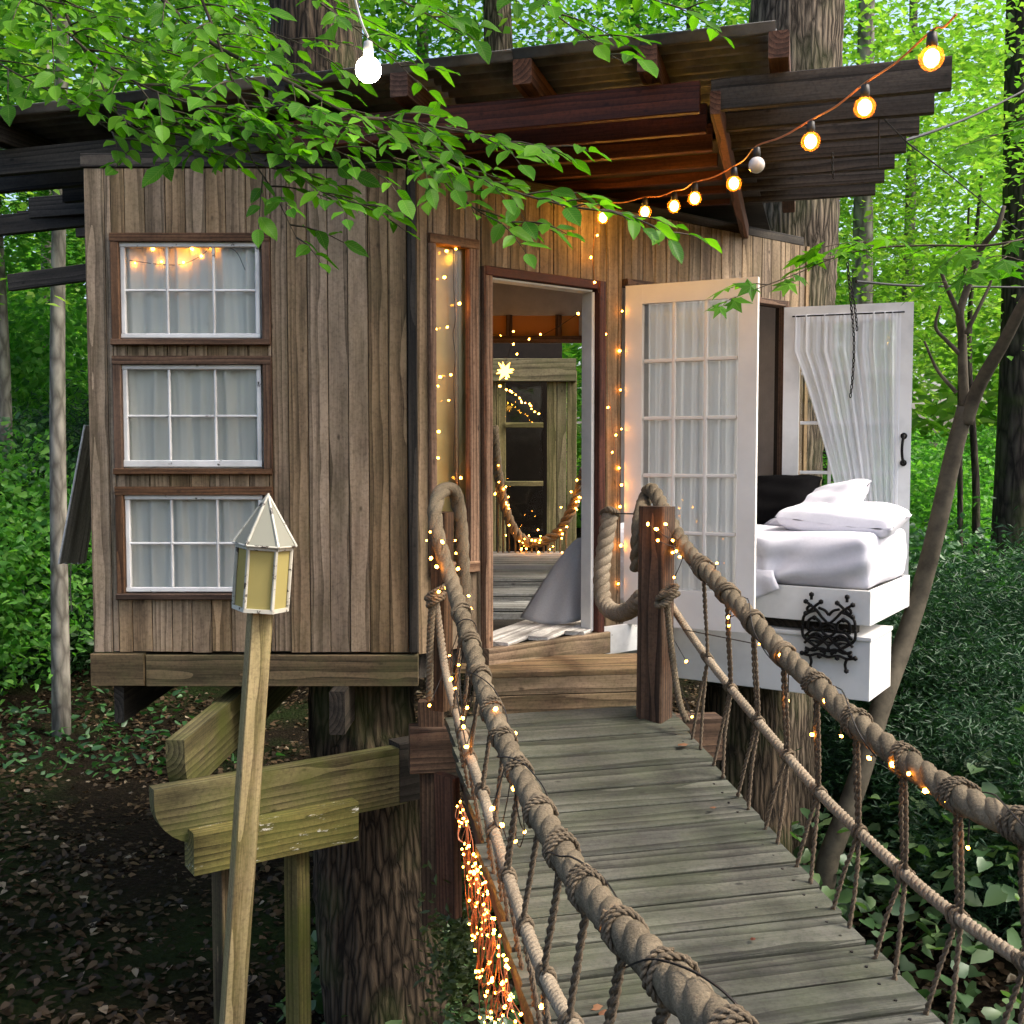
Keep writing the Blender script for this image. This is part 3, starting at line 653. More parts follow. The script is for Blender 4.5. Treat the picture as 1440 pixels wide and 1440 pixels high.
# ------------------------------------------------------------------ lantern on its post
lp_t = at_Y(366, 858, 4.5); lp_b = at_Y(326, 1440, 4.5)
dirn = (lp_b-lp_t).normalized(); gb = lp_t+dirn*((lp_t.z-GZ+.15)/-dirn.z)
post = beam('lantern_post', MT['post'], None, gb, lp_t, V((.866, .5, 0)), .092, .08, .005)
tag(post, 'leaning square pine post holding up the pointed lantern', 'post')
lan = thing('lantern', 'hexagonal yellow glass lantern with pointed roof and chipped white frame on a post', 'lantern', lp_t)
LH = at_Y(366, 767, 4.5).z-lp_t.z; RH = at_Y(366, 697, 4.5).z-lp_t.z; lr = .119; a0 = R(38)
LX = -dirn; lm = M.Translation(lp_t) @ LX.to_track_quat('Z', 'Y').to_matrix().to_4x4()
def LP(r_, a_, z_): return lm @ V((r_*math.cos(a_), r_*math.sin(a_), z_))
angs = [a0+i*math.pi/3 for i in range(6)]
vs = [LP(lr, a_, .002) for a_ in angs]+[LP(lr, a_, .018) for a_ in angs]
hexf = [tuple(range(6))[::-1], tuple(range(6, 12))]+[(i, (i+1) % 6, 6+(i+1) % 6, 6+i) for i in range(6)]
mk('base_plate', ([tuple(v) for v in vs], hexf), MT['lantern_frame'], lan)
for i in range(6):
    a_, b_ = angs[i], angs[(i+1) % 6]; ma = (a_+b_)/2
    beam('corner_bar', MT['lantern_frame'], lan, LP(lr-.006, a_, .018), LP(lr-.006, a_, LH-.012), LP(1, a_, 0)-LP(0, a_, 0), .014, .014, .003)
    q = [LP(lr-.012, a_, .018), LP(lr-.012, b_, .018), LP(lr-.012, b_, LH-.012), LP(lr-.012, a_, LH-.012)]
    mk('glass_pane', ([tuple(v) for v in q], [(0, 1, 2, 3)]), MT['lantern_glass'], lan)
    beam('top_rail', MT['lantern_frame'], lan, LP(lr-.006, a_, LH-.004), LP(lr-.006, b_, LH-.004), UP, .018, .016, .003)
    er = lr+.012
    q = [LP(er, a_, LH+.006), LP(er, b_, LH+.006), LP(.004, ma, RH)]; cc = sum((V(v) for v in q), V())/3
    mk('roof_pane', ([tuple(V(v)*.97+cc*.03) for v in q], [(0, 1, 2)]), MT['sheer_roof'] if 'sheer_roof' in MT else MT['lantern_glass'], lan)
    mk('hip_bar', tube([LP(er, a_, LH+.006), LP(.004, a_, RH)], [.0075, .006], 6), MT['lantern_frame'], lan)
    mk('eave_bar', tube([LP(er, a_, LH+.006), LP(er, b_, LH+.006)], .005, 6), MT['lantern_frame'], lan)
mk('finial', tube([LP(0, 0, RH-.02), LP(0, 0, RH+.012)], [.014, .004], 8), MT['lantern_frame'], lan)

# ------------------------------------------------------------------ entry steps
stp = thing('entry_step', 'worn brown timber steps between rope bridge and doorway', 'steps', (.2, 5.1, -1.25))
th0 = W2.P(sD0-.06, FL-.03, .06); th1 = W2.P(sD1+.10, FL-.03, .06)
vs = []
beam('threshold', MT['step'], stp, th0+V((0, 0, -.05)), th1+V((0, 0, -.05)), UP, .125, .05)
tz = -1.135
pa = at_z(690, 946, tz); pb = at_z(898, 940, tz)
wd = (pb-pa).normalized(); wn_ = V((-wd.y, wd.x, 0))
for i in range(3): plank('tread', MT['step'], stp, (pa+pb)/2+wd*.03+wn_*(.075+.15*i)+V((0, 0, -.016-.002*i)), wd, wn_, 1.04+.12*i, .144, .032)
for i in range(2): plank('riser', MT['step'], stp, (pa+pb)/2+wd*.03+V((0, 0, -.076-.10*i))+wn_*.02, wd, UP, 1.02, .097, .03)

# ------------------------------------------------------------------ bed rolled out through the double doors
BA = V((-math.cos(R(33)), math.sin(R(33)), 0)); BB = V((math.sin(R(33)), math.cos(R(33)), 0)); BN = V((2.03, 6.0, 0))
def bp_(a, b, z): return BN+BA*a+BB*b+UP*z
bed = thing('daybed', 'white daybed with rumpled fitted sheet rolled out through the double doors', 'bed', bp_(.9, .48, -1.42))
def bbox(name, a0, a1, b0, b1, z0, z1, mat, par=None):
    o = mk(name, boxvf(bp_((a0+a1)/2, (b0+b1)/2, (z0+z1)/2), BA, BB, UP, a1-a0, b1-b0, z1-z0), MT[mat], par or bed)
    md = o.modifiers.new('b', 'BEVEL'); md.width = .004; md.segments = 2; return o
bbox('tray_side', 0, 1.62, 0, .022, -.985, -.785, 'box_paint'); bbox('tray_end', .0, .022, .0225, .955, -.986, -.784, 'box_paint')
bbox('tray_side', 0.0225, 1.05, .933, .955, -.985, -.785, 'box_paint'); bbox('tray_floor', .023, 1.6, .023, .932, -.96, -.93, 'white')
# lower box under the rolling tray
bbox('lower_side', .0, 1.95, .012, .034, -1.42, -1.075, 'box_paint'); bbox('lower_end', .0, .022, .0345, .50, -1.42, -1.075, 'box_paint')
bbox('lower_lid', -.008, 1.4, .0, .50, -1.0745, -1.05, 'box_paint'); bbox('runner', .10, 1.3, .10, .16, -1.0495, -.987, 'dark_joist'); bbox('runner', .10, 1.3, .75, .80, -1.0495, -.987, 'dark_joist')
bbox('lower_side', .023, .9, .478, .50, -1.42, -1.076, 'box_paint')
plank('side_panel', MT['white_chipped'], house, on_plane(872, 898, W2.P(0, 0, .05), W2.n), W2.d, UP, .36, .17, .02)
# mattress with fitted sheet
def softbox(a0, a1, b0, b1, z0, z1, rad, fn):
    vs = []; fs = []; lo = np.array([a0, b0, z0]); hi = np.array([a1, b1, z1]); dims = hi-lo; N = [int(x/.02)+4 for x in dims]
    for ax in range(3):
        u, v = (ax+1) % 3, (ax+2) % 3
        for e in (0, 1):
            k0 = len(vs)
            for i_ in range(N[u]+1):
                for j_ in range(N[v]+1):
                    p_ = np.zeros(3); p_[ax] = (lo, hi)[e][ax]; p_[u] = lo[u]+dims[u]*i_/N[u]; p_[v] = lo[v]+dims[v]*j_/N[v]
                    c_ = np.clip(p_, lo+rad, hi-rad); d_ = p_-c_; p_ = c_+d_*(rad/(np.linalg.norm(d_)+1e-9)); vs.append(tuple(bp_(*fn(*p_))))
            for i_ in range(N[u]):
                for j_ in range(N[v]):
                    q = (k0+i_*(N[v]+1)+j_, k0+(i_+1)*(N[v]+1)+j_, k0+(i_+1)*(N[v]+1)+j_+1, k0+i_*(N[v]+1)+j_+1); fs.append(q if e else q[::-1])
    return vs, fs
def wr(a, b, z):
    side = max(0, .12-b)/.12
    d = 0
    if z < -.47:
        dx, dz = a-.62, z+.80
        d += .030*side*math.sin(9*math.atan2(dz+.02, dx)+4*math.sin(3*dx))*min(1, math.hypot(dx, dz)*5)
        d += .014*side*math.sin(38*z+6*a+2*math.sin(5*a))
    d2 = .006*math.sin(7*a+3*b)+.004*math.sin(13*b-5*a)
    d *= 1.0
    return [a-(.006*math.sin(30*z+9*b) if a < .08 else 0), b-d, z+(d2 if z > -.5 else 0)]
mk('mattress', softbox(.012, 1.75, .02, .94, -.79, -.475, .055, wr), MT['linen'], bed, True)
# loose sheet edge hanging over the tray by the door leaf
vs = []; n, mz = 70, 10
for j in range(mz+1):
    v = j/mz
    for i in range(n+1):
        u = i/n; a_ = .57+u*1.1; hang = .02+.15*(1-math.exp(-u*5))
        zz = -.70-v*(.08+hang); b_ = .012-.024*min(1, v*3)-.012*math.sin(u*26+2*v)*v-.008*math.sin(u*55)*v-.004
        vs.append(tuple(bp_(a_-.05*v*(1-u), b_-.006, zz)))
fs = [(j*(n+1)+i, j*(n+1)+i+1, (j+1)*(n+1)+i+1, (j+1)*(n+1)+i) for j in range(mz) for i in range(n)]
sh = mk('sheet_edge', (vs, fs), MT['linen'], bed, True); sh.modifiers.new('s', 'SOLIDIFY').thickness = .004
def pillow(name, label, mat, c, ax, ay, L, Wd, H, seed):
    r_ = np.random.default_rng(seed); n = 40; vs = []; fs = []
    ax = V(ax).normalized(); az = ax.cross(V(ay)).normalized(); ay = az.cross(ax)
    ph = r_.uniform(0, 6, 4)
    for sgn in (1, -1):
        for j in range(n+1):
            for i in range(n+1):
                u, v = -1+2*i/n, -1+2*j/n
                e = (1-abs(u)**3.2)*(1-abs(v)**3.2); h = H/2*max(0, e)**.36
                pin = 1-.07*(1-abs(u)**2)*abs(v)**3
                x = u*L/2*(1-.06*(1-v*v)*abs(u)**3); y = v*Wd/2*pin
                h += .007*math.sin(7*u+ph[0]+2*v)*e+.005*math.sin(9*v+ph[1]-3*u)*e+.006*math.sin(14*(u+v)+ph[2])*abs(u*v)
                vs.append(tuple(V(c)+ax*x+ay*y+az*(sgn*h+.03*math.sin(1.3*u+ph[3])*v)))
        o = 0 if sgn == 1 else (n+1)**2
        for j in range(n):
            for i in range(n):
                q = (o+j*(n+1)+i, o+j*(n+1)+i+1, o+(j+1)*(n+1)+i+1, o+(j+1)*(n+1)+i); fs.append(q if sgn == 1 else q[::-1])
    o = mk(name, (vs, fs), MT[mat], None, True, True)
    return tag(o, label, 'pillow')
pillow('pillow', 'flat white pillow lying at the open end of the daybed', 'linen', bp_(.29, .46, -.415), BA+UP*.0, BB, .70, .50, .20, 1)
pillow('pillow', 'white pillow leaning upright behind the flat pillow on the daybed', 'linen', bp_(.52, .68, -.36), BA+BB*.25-UP*.20, BB*.80+UP*.45, .62, .42, .19, 2)
pillow('pillow', 'black pillow behind the white pillows on the daybed', 'black_cloth', bp_(.84, .70, -.33), BA-UP*.12, BB*.6+UP*.6, .62, .42, .20, 3)
# cast iron ornament screwed to the tray
io = on_plane(1126, 932, bp_(0, -.02, 0), BB); ix = -BA
def iw(x, z): return io+ix*(x*.93+.01)+UP*(z*.87+.035)-BB*.012
def curl(cx, cz, r0, a0_, a1_, r1=None, n=18):
    r1 = r0 if r1 is None else r1
    return [iw(cx+(r0+(r1-r0)*q/n)*math.cos(a0_+(a1_-a0_)*q/n), cz+(r0+(r1-r0)*q/n)*math.sin(a0_+(a1_-a0_)*q/n)) for q in range(n+1)]
IWd, IH = .33, .42; tb = []
for sx in (0, 1):
    f = (lambda x: x) if sx == 0 else (lambda x: IWd-x)
    L_ = lambda pts: tb.append(tube(cat([iw(f(x), z) for x, z in pts], 6), .0085, 6))
    L_([(.165, .24), (.12, .285), (.085, .33), (.055, .355), (.02, .38)])       # diagonals with finials
    L_([(.02, .30), (.05, .325), (.085, .36), (.115, .385)])
    L_([(.0, .22), (.01, .28), (.045, .31), (.085, .325)])
    L_([(.0, .22), (.005, .15), (.045, .11), (.10, .075), (.15, .04)])
    L_([(.165, .16), (.12, .11), (.07, .07), (.03, .045)])
    L_([(.03, .20), (.04, .255), (.075, .275), (.11, .25), (.11, .21), (.08, .195), (.06, .215)])
    L_([(.165, .24), (.13, .225), (.125, .19), (.15, .165), (.165, .16)])
    L_([(.03, .12), (.06, .16), (.10, .17), (.13, .14), (.11, .11), (.085, .12)])
    L_([(.165, .30), (.14, .33), (.10, .345)])
    L_([(.02, .15), (.06, .19), (.105, .20), (.15, .21), (.165, .24)])
    L_([(.015, .10), (.05, .14), (.09, .145), (.14, .12), (.165, .09), (.15, .06), (.115, .055)])
    L_([(.06, .36), (.035, .345), (.03, .325), (.05, .315)])
    L_([(.02, .07), (.07, .055), (.12, .075), (.165, .06)])
    L_([(.0, .03), (.05, .02), (.10, .035), (.165, .02)])
    L_([(.05, .02), (.06, -.02), (.052, -.06)])
    L_([(.055, .395), (.055, .415), (.06, .435)])
    for (x, z) in ((.02, .38), (.115, .385), (.055, .43), (.02, .30), (.075, .275), (.165, .24), (.03, .045), (.0, .03), (.11, .02), (.052, -.06)):
        v_, f_ = ico(.016, 1); tb.append((v_+np.array(iw(f(x), z)), f_))
for r_ in range(3): tb.append(tube([iw(.03, .12+.035*r_), iw(IWd-.03, .12+.035*r_)], .005, 5))
mk('iron_ornament', join(tb), MT['iron'], bed, True)

# ------------------------------------------------------------------ rope bridge
bri = thing('rope_bridge', 'plank footbridge with thick rope handrails leading to the treehouse door', 'bridge', (.6, 3, -1.5))
KX = -.17
def dz_(Y): t_ = 4.9-Y; return -1.235-.175*t_+.018*t_*t_
def cx_(Y): return 1.078+KX*Y
pw = V((math.cos(R(14)), math.sin(R(14)), 0)); HW = .545
Y = 4.93; i = 0; nails = []
while Y > -.2:
    wd_ = random.choice((.158, .165, .165, .172)); sl_ = (dz_(Y-.05)-dz_(Y+.05))/-.1
    along = V((KX, 1, sl_)).normalized(); nrm = pw.cross(along); al = nrm.cross(pw)
    L_ = 2*HW+random.uniform(-.02, .03)
    plank('deck_plank', MT['deck'], bri, V((cx_(Y)+random.uniform(-.008, .008), Y, dz_(Y)-.018+random.uniform(-.002, .002))), pw+V((0, 0, random.uniform(-.003, .003))), al, L_, wd_-.013, .036, .006)
    for sg in (-1, 1):
        for q in (-.04, .04): nails.append(V((cx_(Y), Y, dz_(Y)+.001))+pw*(sg*(HW-.07))+al*q)
    Y -= wd_*.985; i += 1
for sgn in (-1, 1):
    for q in range(2):
        ys = np.linspace(4.95-q*2.55, 2.4-q*2.5, 14)
        off = sgn*(HW-.06)
        tops = [V((cx_(y_)+off, y_, dz_(y_)-.038)) for y_ in ys]; sd_ = V((1, -KX, 0)).normalized()*.02
        vs = []; 
        for t_ in tops:
            for s1, dz2 in ((-1, 0), (1, 0), (1, -.2), (-1, -.2)): vs.append(tuple(t_+sd_*s1+V((0, 0, dz2))))
        fs = [(4*a+b, 4*a+(b+1) % 4, 4*a+4+(b+1) % 4, 4*a+4+b) for a in range(13) for b in range(4)]+[(0, 1, 2, 3), (55, 54, 53, 52)]
        mk('stringer', (vs, fs), MT['dark_post'], bri)
nail_me = mesh_of('nail', *lathe([(.0, .001), (.005, .001), (.005, -.004)], 6), MT['wire'])
for q in nails: put('nail', nail_me, bri, M.Translation(q))
XL, XR = .533, 1.623
# handrail ropes
lpx = [(1110, 1540), (1040, 1476), (965, 1398), (884, 1317), (805, 1222), (742, 1110), (692, 1000), (657, 890)]
Lp = [on_vline(x, y, XL, KX) for x, y in lpx]
last = Lp[-1]
Lp += [at_Y(x, y, yy) for x, y, yy in ((636, 820, 4.62), (617, 760, 4.78), (612, 716, 4.86), (622, 690, 4.95), (640, 694, 5.02), (648, 740, 5.06), (651, 800, 5.06), (655, 860, 5.04))]
ext = [Lp[0]+(Lp[0]-Lp[1])*1.6+V((0, 0, .10)), Lp[0]+(Lp[0]-Lp[1])*.8+V((0, 0, .03))]
LPath = cat(ext+Lp, 14)
rpx = [(908, 700), (918, 690), (936, 722), (962, 768), (1002, 812), (1052, 866), (1102, 920), (1152, 967), (1204, 1016), (1262, 1062), (1322, 1104), (1382, 1138), (1450, 1166)]
Rp = [on_vline(x, y, XR, KX) for x, y in rpx]
Rp = [at_Y(896, 800, 5.12), at_Y(899, 740, 5.08)]+Rp
e_ = (Rp[-1]-Rp[-2]); Rp += [Rp[-1]+e_*1.0+V((0, 0, .02)), Rp[-1]+e_*2.2+V((0, 0, .08)), Rp[-1]+e_*4+V((0, 0, .3))]
RPath = cat(Rp, 14)
mk('hand_rope', rope(LPath, .034, .25, n=12, seg=20, k=.32), MT['rope'], bri, True)
mk('hand_rope', rope(RPath, .037, .22, n=12, seg=18, k=.38), MT['rope'], bri, True)
mk('hanging_rope', rope(cat([at_Y(858, 722, 5.95), at_Y(852, 760, 5.92), at_Y(846, 810, 5.88), at_Y(850, 848, 5.8), at_Y(868, 862, 5.6), at_Y(888, 856, 5.35), at_Y(903, 840, 5.15)], 12), .047, .17, n=10, seg=16, k=.46), MT['rope_pale'], bri, True)
mk('rope_ring', rope(cat([at_Y(846, 722, 5.98), at_Y(856, 716, 5.90), at_Y(868, 722, 5.93), at_Y(862, 730, 6.0), at_Y(848, 728, 6.02)], 6), .018, .06), MT['lash'], bri, True)
mk('tie_wire', tube([at_Y(866, 722, 5.93), at_Y(908, 723, 5.05)], .004, 6), MT['wire'], bri)
# lower ropes
lf = [on_vline(x, y, XL-.03, KX) for x, y in ((640, 1000), (655, 1045), (680, 1120), (702, 1192), (727, 1270), (755, 1345), (787, 1412), (830, 1480))]
lf = [at_Y(612, 842, 4.92), at_Y(620, 900, 4.9), at_Y(630, 960, 4.7)]+lf[1:]; lf.append(lf[-1]*2-lf[-2]); 
rf = [on_vline(x, y, XR+.03, KX) for x, y in ((938, 842), (978, 902), (1020, 958), (1066, 1014), (1120, 1078), (1167, 1130), (1230, 1190), (1290, 1244), (1342, 1286), (1402, 1328), (1470, 1372))]
rf.append(rf[-1]*2-rf[-2])
LF, RF = cat(lf, 12), cat(rf, 12)
for P_ in (LF, RF): mk('lower_rope', rope(P_, .019, .065, n=6, seg=9, k=.5), MT['rope_pale'], bri, True)
def pt_at_Y(P, Y): 
    i_ = np.argmin(np.abs(P[:, 1]-Y)); return V(P[i_])
def lash_mesh(Rr, tr_, turns, wdt, seed):
    r_ = np.random.default_rng(seed); n = turns*14; P = []
    for q in range(n+1):
        a = q/14*2*math.pi; u = q/n
        P.append((wdt*(u-.5)+.008*math.sin(a*.5+seed)+.3*wdt*math.sin(a+seed)*.5, (Rr+.003*math.sin(3*a+seed))*math.cos(a), (Rr+.003*math.cos(2*a))*math.sin(a)))
    return rope(P, tr_, .03, 2, 5, 5) if tr_ > .006 else tube(P, tr_, 5)
def add_lash(P, pos, Rr, tr_, turns, wdt, name='lashing'):
    i_ = int(np.argmin(np.linalg.norm(P-np.array(pos), axis=1))); i_ = min(max(i_, 1), len(P)-2)
    tdir = V(P[i_+1]-P[i_-1]); v_, f_ = lash_mesh(Rr, tr_, turns, wdt, random.randint(0, 99))
    me = mesh_of(name, v_, f_, MT['lash'], True)
    return put(name, me, bri, frame(P[i_], tdir, V((random.uniform(-1, 1), .2, random.uniform(.2, 1)))))
for P_, F_, sgn, X0 in ((LPath, LF, -1, XL), (RPath, RF, 1, XR)):
    PM = P_[:-12*14] if sgn < 0 else P_[5*14:]
    for kq in range(15):
        Y = 4.62-kq*.27
        if Y < .9: break
        if sgn < 0 and Y > 4.5: continue
        h_ = pt_at_Y(P_[:-100] if sgn < 0 else P_[50:], Y)
        add_lash(P_, h_, .039 if sgn < 0 else .043, .0066 if Y < 3.8 else .006, random.choice((3, 4, 4)), .05)
        l_ = pt_at_Y(F_, Y+.03)
        if abs(l_.y-Y) < .3: add_lash(F_, l_, .022, .005, 3, .03, 'knot')
        for s2 in (-1, 1):
            yb = Y+.05+s2*.055
            b_ = V((cx_(yb)+sgn*(HW-.012), yb, dz_(yb)-.02))
            mid = V((l_.x+random.uniform(-.006, .006), l_.y+s2*.012, l_.z)) if l_.z > b_.z and abs(l_.y-Y) < .3 else (h_+b_)/2
            P2 = cat([h_+V((0, s2*.012, -.028)), (h_+mid)/2+V((0, s2*.012, 0)), mid, (mid+b_)/2+V((random.uniform(-.008, .008), 0, 0)), b_+V((0, 0, .0))], 6)
            mk('suspender', rope(P2, .0085, .05, 2, 5, 6), MT['cord'], bri, True)
# posts at the house end
rp0 = at_Y(921, 1000, 4.93)
beam('bridge_post', MT['dark_post'], bri, V((rp0.x, rp0.y+.03, dz_(4.93)-.12)), at_Y(924, 712, 4.99), V((.80, -.6, 0)), .135, .12, .008)
lp0 = at_Y(619, 1000, 4.98)
beam('bridge_post', MT['dark_post'], bri, V((lp0.x, 5.02, dz_(4.98)-.0)), at_Y(622, 720, 5.0), V((.9, -.4, 0)), .085, .085, .008)
beam('bearer', MT['dark_post'], bri, V((-.5, 5.12, -1.44)), V((1.05, 5.35, -1.44)), UP, .22, .12)
# hanging tail rope and knot at left post
mk('rope_tail', rope(cat([at_Y(608, 845, 4.9), at_Y(605, 900, 4.9), at_Y(604, 985, 4.9)], 8), .018, .06), MT['rope'], bri, True)
mk('rope_tail', rope(cat([at_Y(938, 850, 4.86), at_Y(945, 920, 4.86), at_Y(955, 985, 4.8), at_Y(966, 1015, 4.75)], 8), .016, .055), MT['rope'], bri, True)
for (x, y, yy) in ((612, 838, 4.9), (938, 838, 4.85)):
    kn = []
    for q in range(4):
        c_ = np.array(at_Y(x+random.uniform(-5, 5), y+q*5-8, yy)); a = np.linspace(0, 6.283, 13)
        tl = random.uniform(-.5, .5); P_ = np.stack([c_[0]+.035*np.cos(a), c_[1]+.035*np.sin(a)-.01, c_[2]+.02*np.cos(a+tl)], 1); kn.append(rope(P_, .014, .05, 3, 5, 7))
    mk('rope_knot', join(kn), MT['rope'], bri, True)
# lower framing beside the trunk
beam('brace_post', MT['dark_post'], bri, at_Y(612, 1300, 5.12), at_Y(606, 985, 5.16), V((1, 0, 0)), .12, .09)
beam('brace_board', MT['rafter'], bri, at_Y(632, 1285, 4.68), at_Y(628, 1090, 4.68), V((.7, -.7, 0)), .13, .045)

# ------------------------------------------------------------------ trunks holding the house
def bark_trunk(name, label, mat, pts, radii, n=40, seg=90, ridge=.02, group=None, base_flare=0):
    P, s = resample(cat(pts, 12), .06); f = np.linspace(0, 1, len(P)); r_ = np.interp(f, np.linspace(0, 1, len(radii)), radii)
    a = np.arange(n)*2*np.pi/n; ph = rng.uniform(0, 6, 6)
    rr = r_[:, None]*(1+.03*np.sin(3*a[None]+ph[0]+.4*s[:, None])+.02*np.sin(5*a[None]+ph[1]-.6*s[:, None]))
    rr += ridge*(.5*np.sin(n/4*a[None]+ph[2]+1.3*np.sin(1.7*s[:, None]+2*a[None]))*np.sin(s[:, None]*2.1+3*a[None]+ph[3])) + rng.normal(0, ridge*.22, rr.shape)
    o = mk(name, tube(P, rr, n), MT[mat], None, True, True)
    return tag(o, label, 'tree', group)
tk1 = [at_Y(556, 1560, 5.75)]; 
bark_trunk('supporting_trunk', 'thick ridged trunk rising under the house beside the rope bridge', 'bark_brown',
           [V((-.66, 5.78, GZ-.2)), at_Y(545, 1400, 5.75), at_Y(526, 1250, 5.8), at_Y(514, 1080, 5.85), at_Y(508, 960, 5.9), V((-.85, 5.95, .0)), V((-1.0, 6.0, 1.4)), at_Y(447, 50, 6.1), V((-1.25, 6.2, 5.0)), V((-1.4, 6.3, 9.5))],
           [.36, .30, .265, .25, .245, .24, .23, .21, .19, .14])
bark_trunk('supporting_trunk', 'tall deeply furrowed trunk standing behind the open right door leaf', 'bark',
           [V((1.98, 8.25, GZ-.2)), V((1.97, 8.25, -1)), at_Y(1112, 320, 8.2), at_Y(1118, 60, 8.2), V((2.25, 8.25, 5.5)), V((2.3, 8.3, 9.5))],
           [.42, .37, .345, .335, .31, .25])
bark_trunk('supporting_trunk', 'short bark covered trunk below the white bed box', 'bark_brown',
           [V((1.55, 6.9, GZ-.2)), V((1.55, 6.9, -2.2)), V((1.52, 6.92, -1.5))], [.33, .27, .26])
# young tree bending up beside the bed
sap = thing('sapling', 'slender bent young tree forking beside the bed box', 'tree', (1.9, 6.8, GZ))
sp = [V((1.55, 6.75, GZ-.1))]+[at_Y(x, y, yy) for x, y, yy in ((1148, 1260, 6.7), (1166, 1205, 6.7), (1204, 1105, 6.75), (1240, 990, 6.85), (1272, 900, 7.0), (1296, 825, 7.05), (1318, 740, 7.0), (1338, 650, 6.95), (1358, 572, 6.9))]
fork = sp[-1]
mk('trunk', tube(cat(sp, 8), np.interp(np.linspace(0, 1, 8*(len(sp)-1)+1), [0, .4, .8, 1], [.075, .065, .058, .052]), 14), MT['bark_sapling'], sap, True)
def limb(par, pts, r0, r1, mat='bark_sapling', name='limb'):
    P = cat(pts, 8); return mk(name, tube(P, np.linspace(r0, r1, len(P)), 9), MT[mat], par, True)
limb(sap, [fork-V((0, 0, .1)), at_Y(1378, 540, 6.8), at_Y(1412, 480, 6.6), at_Y(1446, 415, 6.4), at_Y(1500, 330, 6.2)], .048, .028)
l2 = [fork-V((0, 0, .08)), at_Y(1354, 520, 6.9), at_Y(1353, 470, 6.9), at_Y(1350, 440, 6.85), at_Y(1362, 400, 6.8), at_Y(1380, 350, 6.7), at_Y(1402, 320, 6.6), at_Y(1412, 290, 6.6)]
limb(sap, l2, .034, .013)
limb(sap, [at_Y(1350, 445, 6.85), at_Y(1330, 400, 6.8), at_Y(1320, 370, 6.8)], .018, .008)
limb(sap, [at_Y(1352, 500, 6.9), at_Y(1332, 480, 6.9), at_Y(1316, 460, 6.9), at_Y(1322, 430, 6.9)], .016, .008)
limb(sap, [at_Y(1345, 552, 6.9), at_Y(1318, 520, 6.9), at_Y(1300, 480, 6.85)], .014, .007)
limb(sap, [at_Y(1358, 470, 6.85), at_Y(1378, 430, 6.8), at_Y(1392, 400, 6.8), at_Y(1400, 372, 6.75)], .014, .006)

# ------------------------------------------------------------------ string lights
bulb_me = mesh_of('bulb', *ico(.0066, 1, (1, 1, 1.3)), MT['fairy'], True)
def fairy(name, label, wires, bulbs, wr_=.0016, wmat='wire', group=None, bs=1.):
    base = V(bulbs[0]); o = thing(name, label, 'string lights', base, group)
    mk('wire', join([tube(cat(w_, 5), wr_, 4) for w_ in wires]), MT[wmat], o)
    for b_ in bulbs:
        put('bulb', bulb_me, o, M.Translation(V(b_)) @ M.Scale(bs*random.uniform(.65, 1.25), 4) @ M.Rotation(random.uniform(0, 3), 4, V((random.uniform(-1, 1), 1, random.uniform(-1, 1)))))
    return o
# on the wall right of the doorway
wpx = [(838, 318), (833, 362), (838, 395), (846, 430), (850, 470), (853, 520), (857, 560), (862, 610), (868, 655), (872, 705)]
w_ = [W2.P(*W2.px(x, y, .05), .05) for x, y in wpx]
b_ = [W2.P(*W2.px(x, y, .055), .055) for x, y in ((840, 331), (831, 362), (836, 397), (847, 432), (852, 470), (847, 506), (848, 540), (855, 573), (866, 612), (861, 636), (874, 682), (872, 712))]
fairy('fairy_lights', 'string of warm fairy lights dangling on the boards right of the doorway', [w_], b_, .0014, 'copper')
wpx = [(638, 330), (638, 400), (640, 450), (637, 470), (640, 500), (638, 540), (640, 590), (638, 640), (640, 675)]
w_ = [W2.P(*W2.px(x, y, .02), .02) for x, y in wpx]
b_ = [W2.P(*W2.px(x, y, .022), .022) for x, y in ((628, 353), (641, 350), (625, 390), (646, 427), (629, 460), (613, 463), (634, 527), (619, 530), (616, 543), (631, 563), (617, 607), (616, 644), (648, 672))]
fairy('fairy_lights', 'string of fairy lights hanging down the tall narrow window', [w_], b_)
# behind the top left window
w_ = [W1.P(*W1.px(x, y, -.03), -.03) for x, y in ((182, 366), (227, 372), (258, 371), (285, 358), (300, 345), (330, 352), (345, 380))]
b_ = [W1.P(*W1.px(x, y, -.03), -.03) for x, y in ((190, 370), (227, 368), (258, 369), (283, 360), (297, 342), (270, 350), (215, 350))]
fairy('fairy_lights', 'fairy lights glowing amber behind the top left sash window', [w_], b_)
# along the left hand rope
def around(P, Y, ang, rr=.062):
    i_ = int(np.argmin(np.abs(P[:, 1]-Y))); i_ = min(max(1, i_), len(P)-2); T = V(P[i_+1]-P[i_-1]).normalized()
    s_ = T.cross(UP).normalized(); u_ = s_.cross(T); return V(P[i_])+(s_*math.cos(ang)+u_*math.sin(ang))*rr
Lm, Rm = LPath[:-110], RPath[40:]
bl = [on_vline(x, y, XL-dx, KX) for x, y, dx in ((692, 1137, .05), (706, 1160, .03), (725, 1183, .0), (738, 1170, -.02), (723, 1108, .03), (853, 1310, .03), (870, 1279, .0), (762, 1415, .04), (725, 1031, -.05), (697, 997, .0),
      (634, 955, .05), (657, 995, .02), (650, 1010, .04), (645, 935, .02), (632, 922, .05), (656, 1050, .05), (640, 968, .04), (652, 1022, .05))]
bl += [at_Y(x, y, yy) for x, y, yy in ((605, 748, 4.72), (622, 762, 4.68), (606, 785, 4.72), (614, 797, 4.66), (617, 832, 4.8), (628, 826, 4.6), (641, 778, 4.9), (640, 760, 4.9), (659, 838, 4.6), (662, 856, 4.5), (600, 760, 4.85), (604, 992, 4.85), (644, 800, 4.7))]
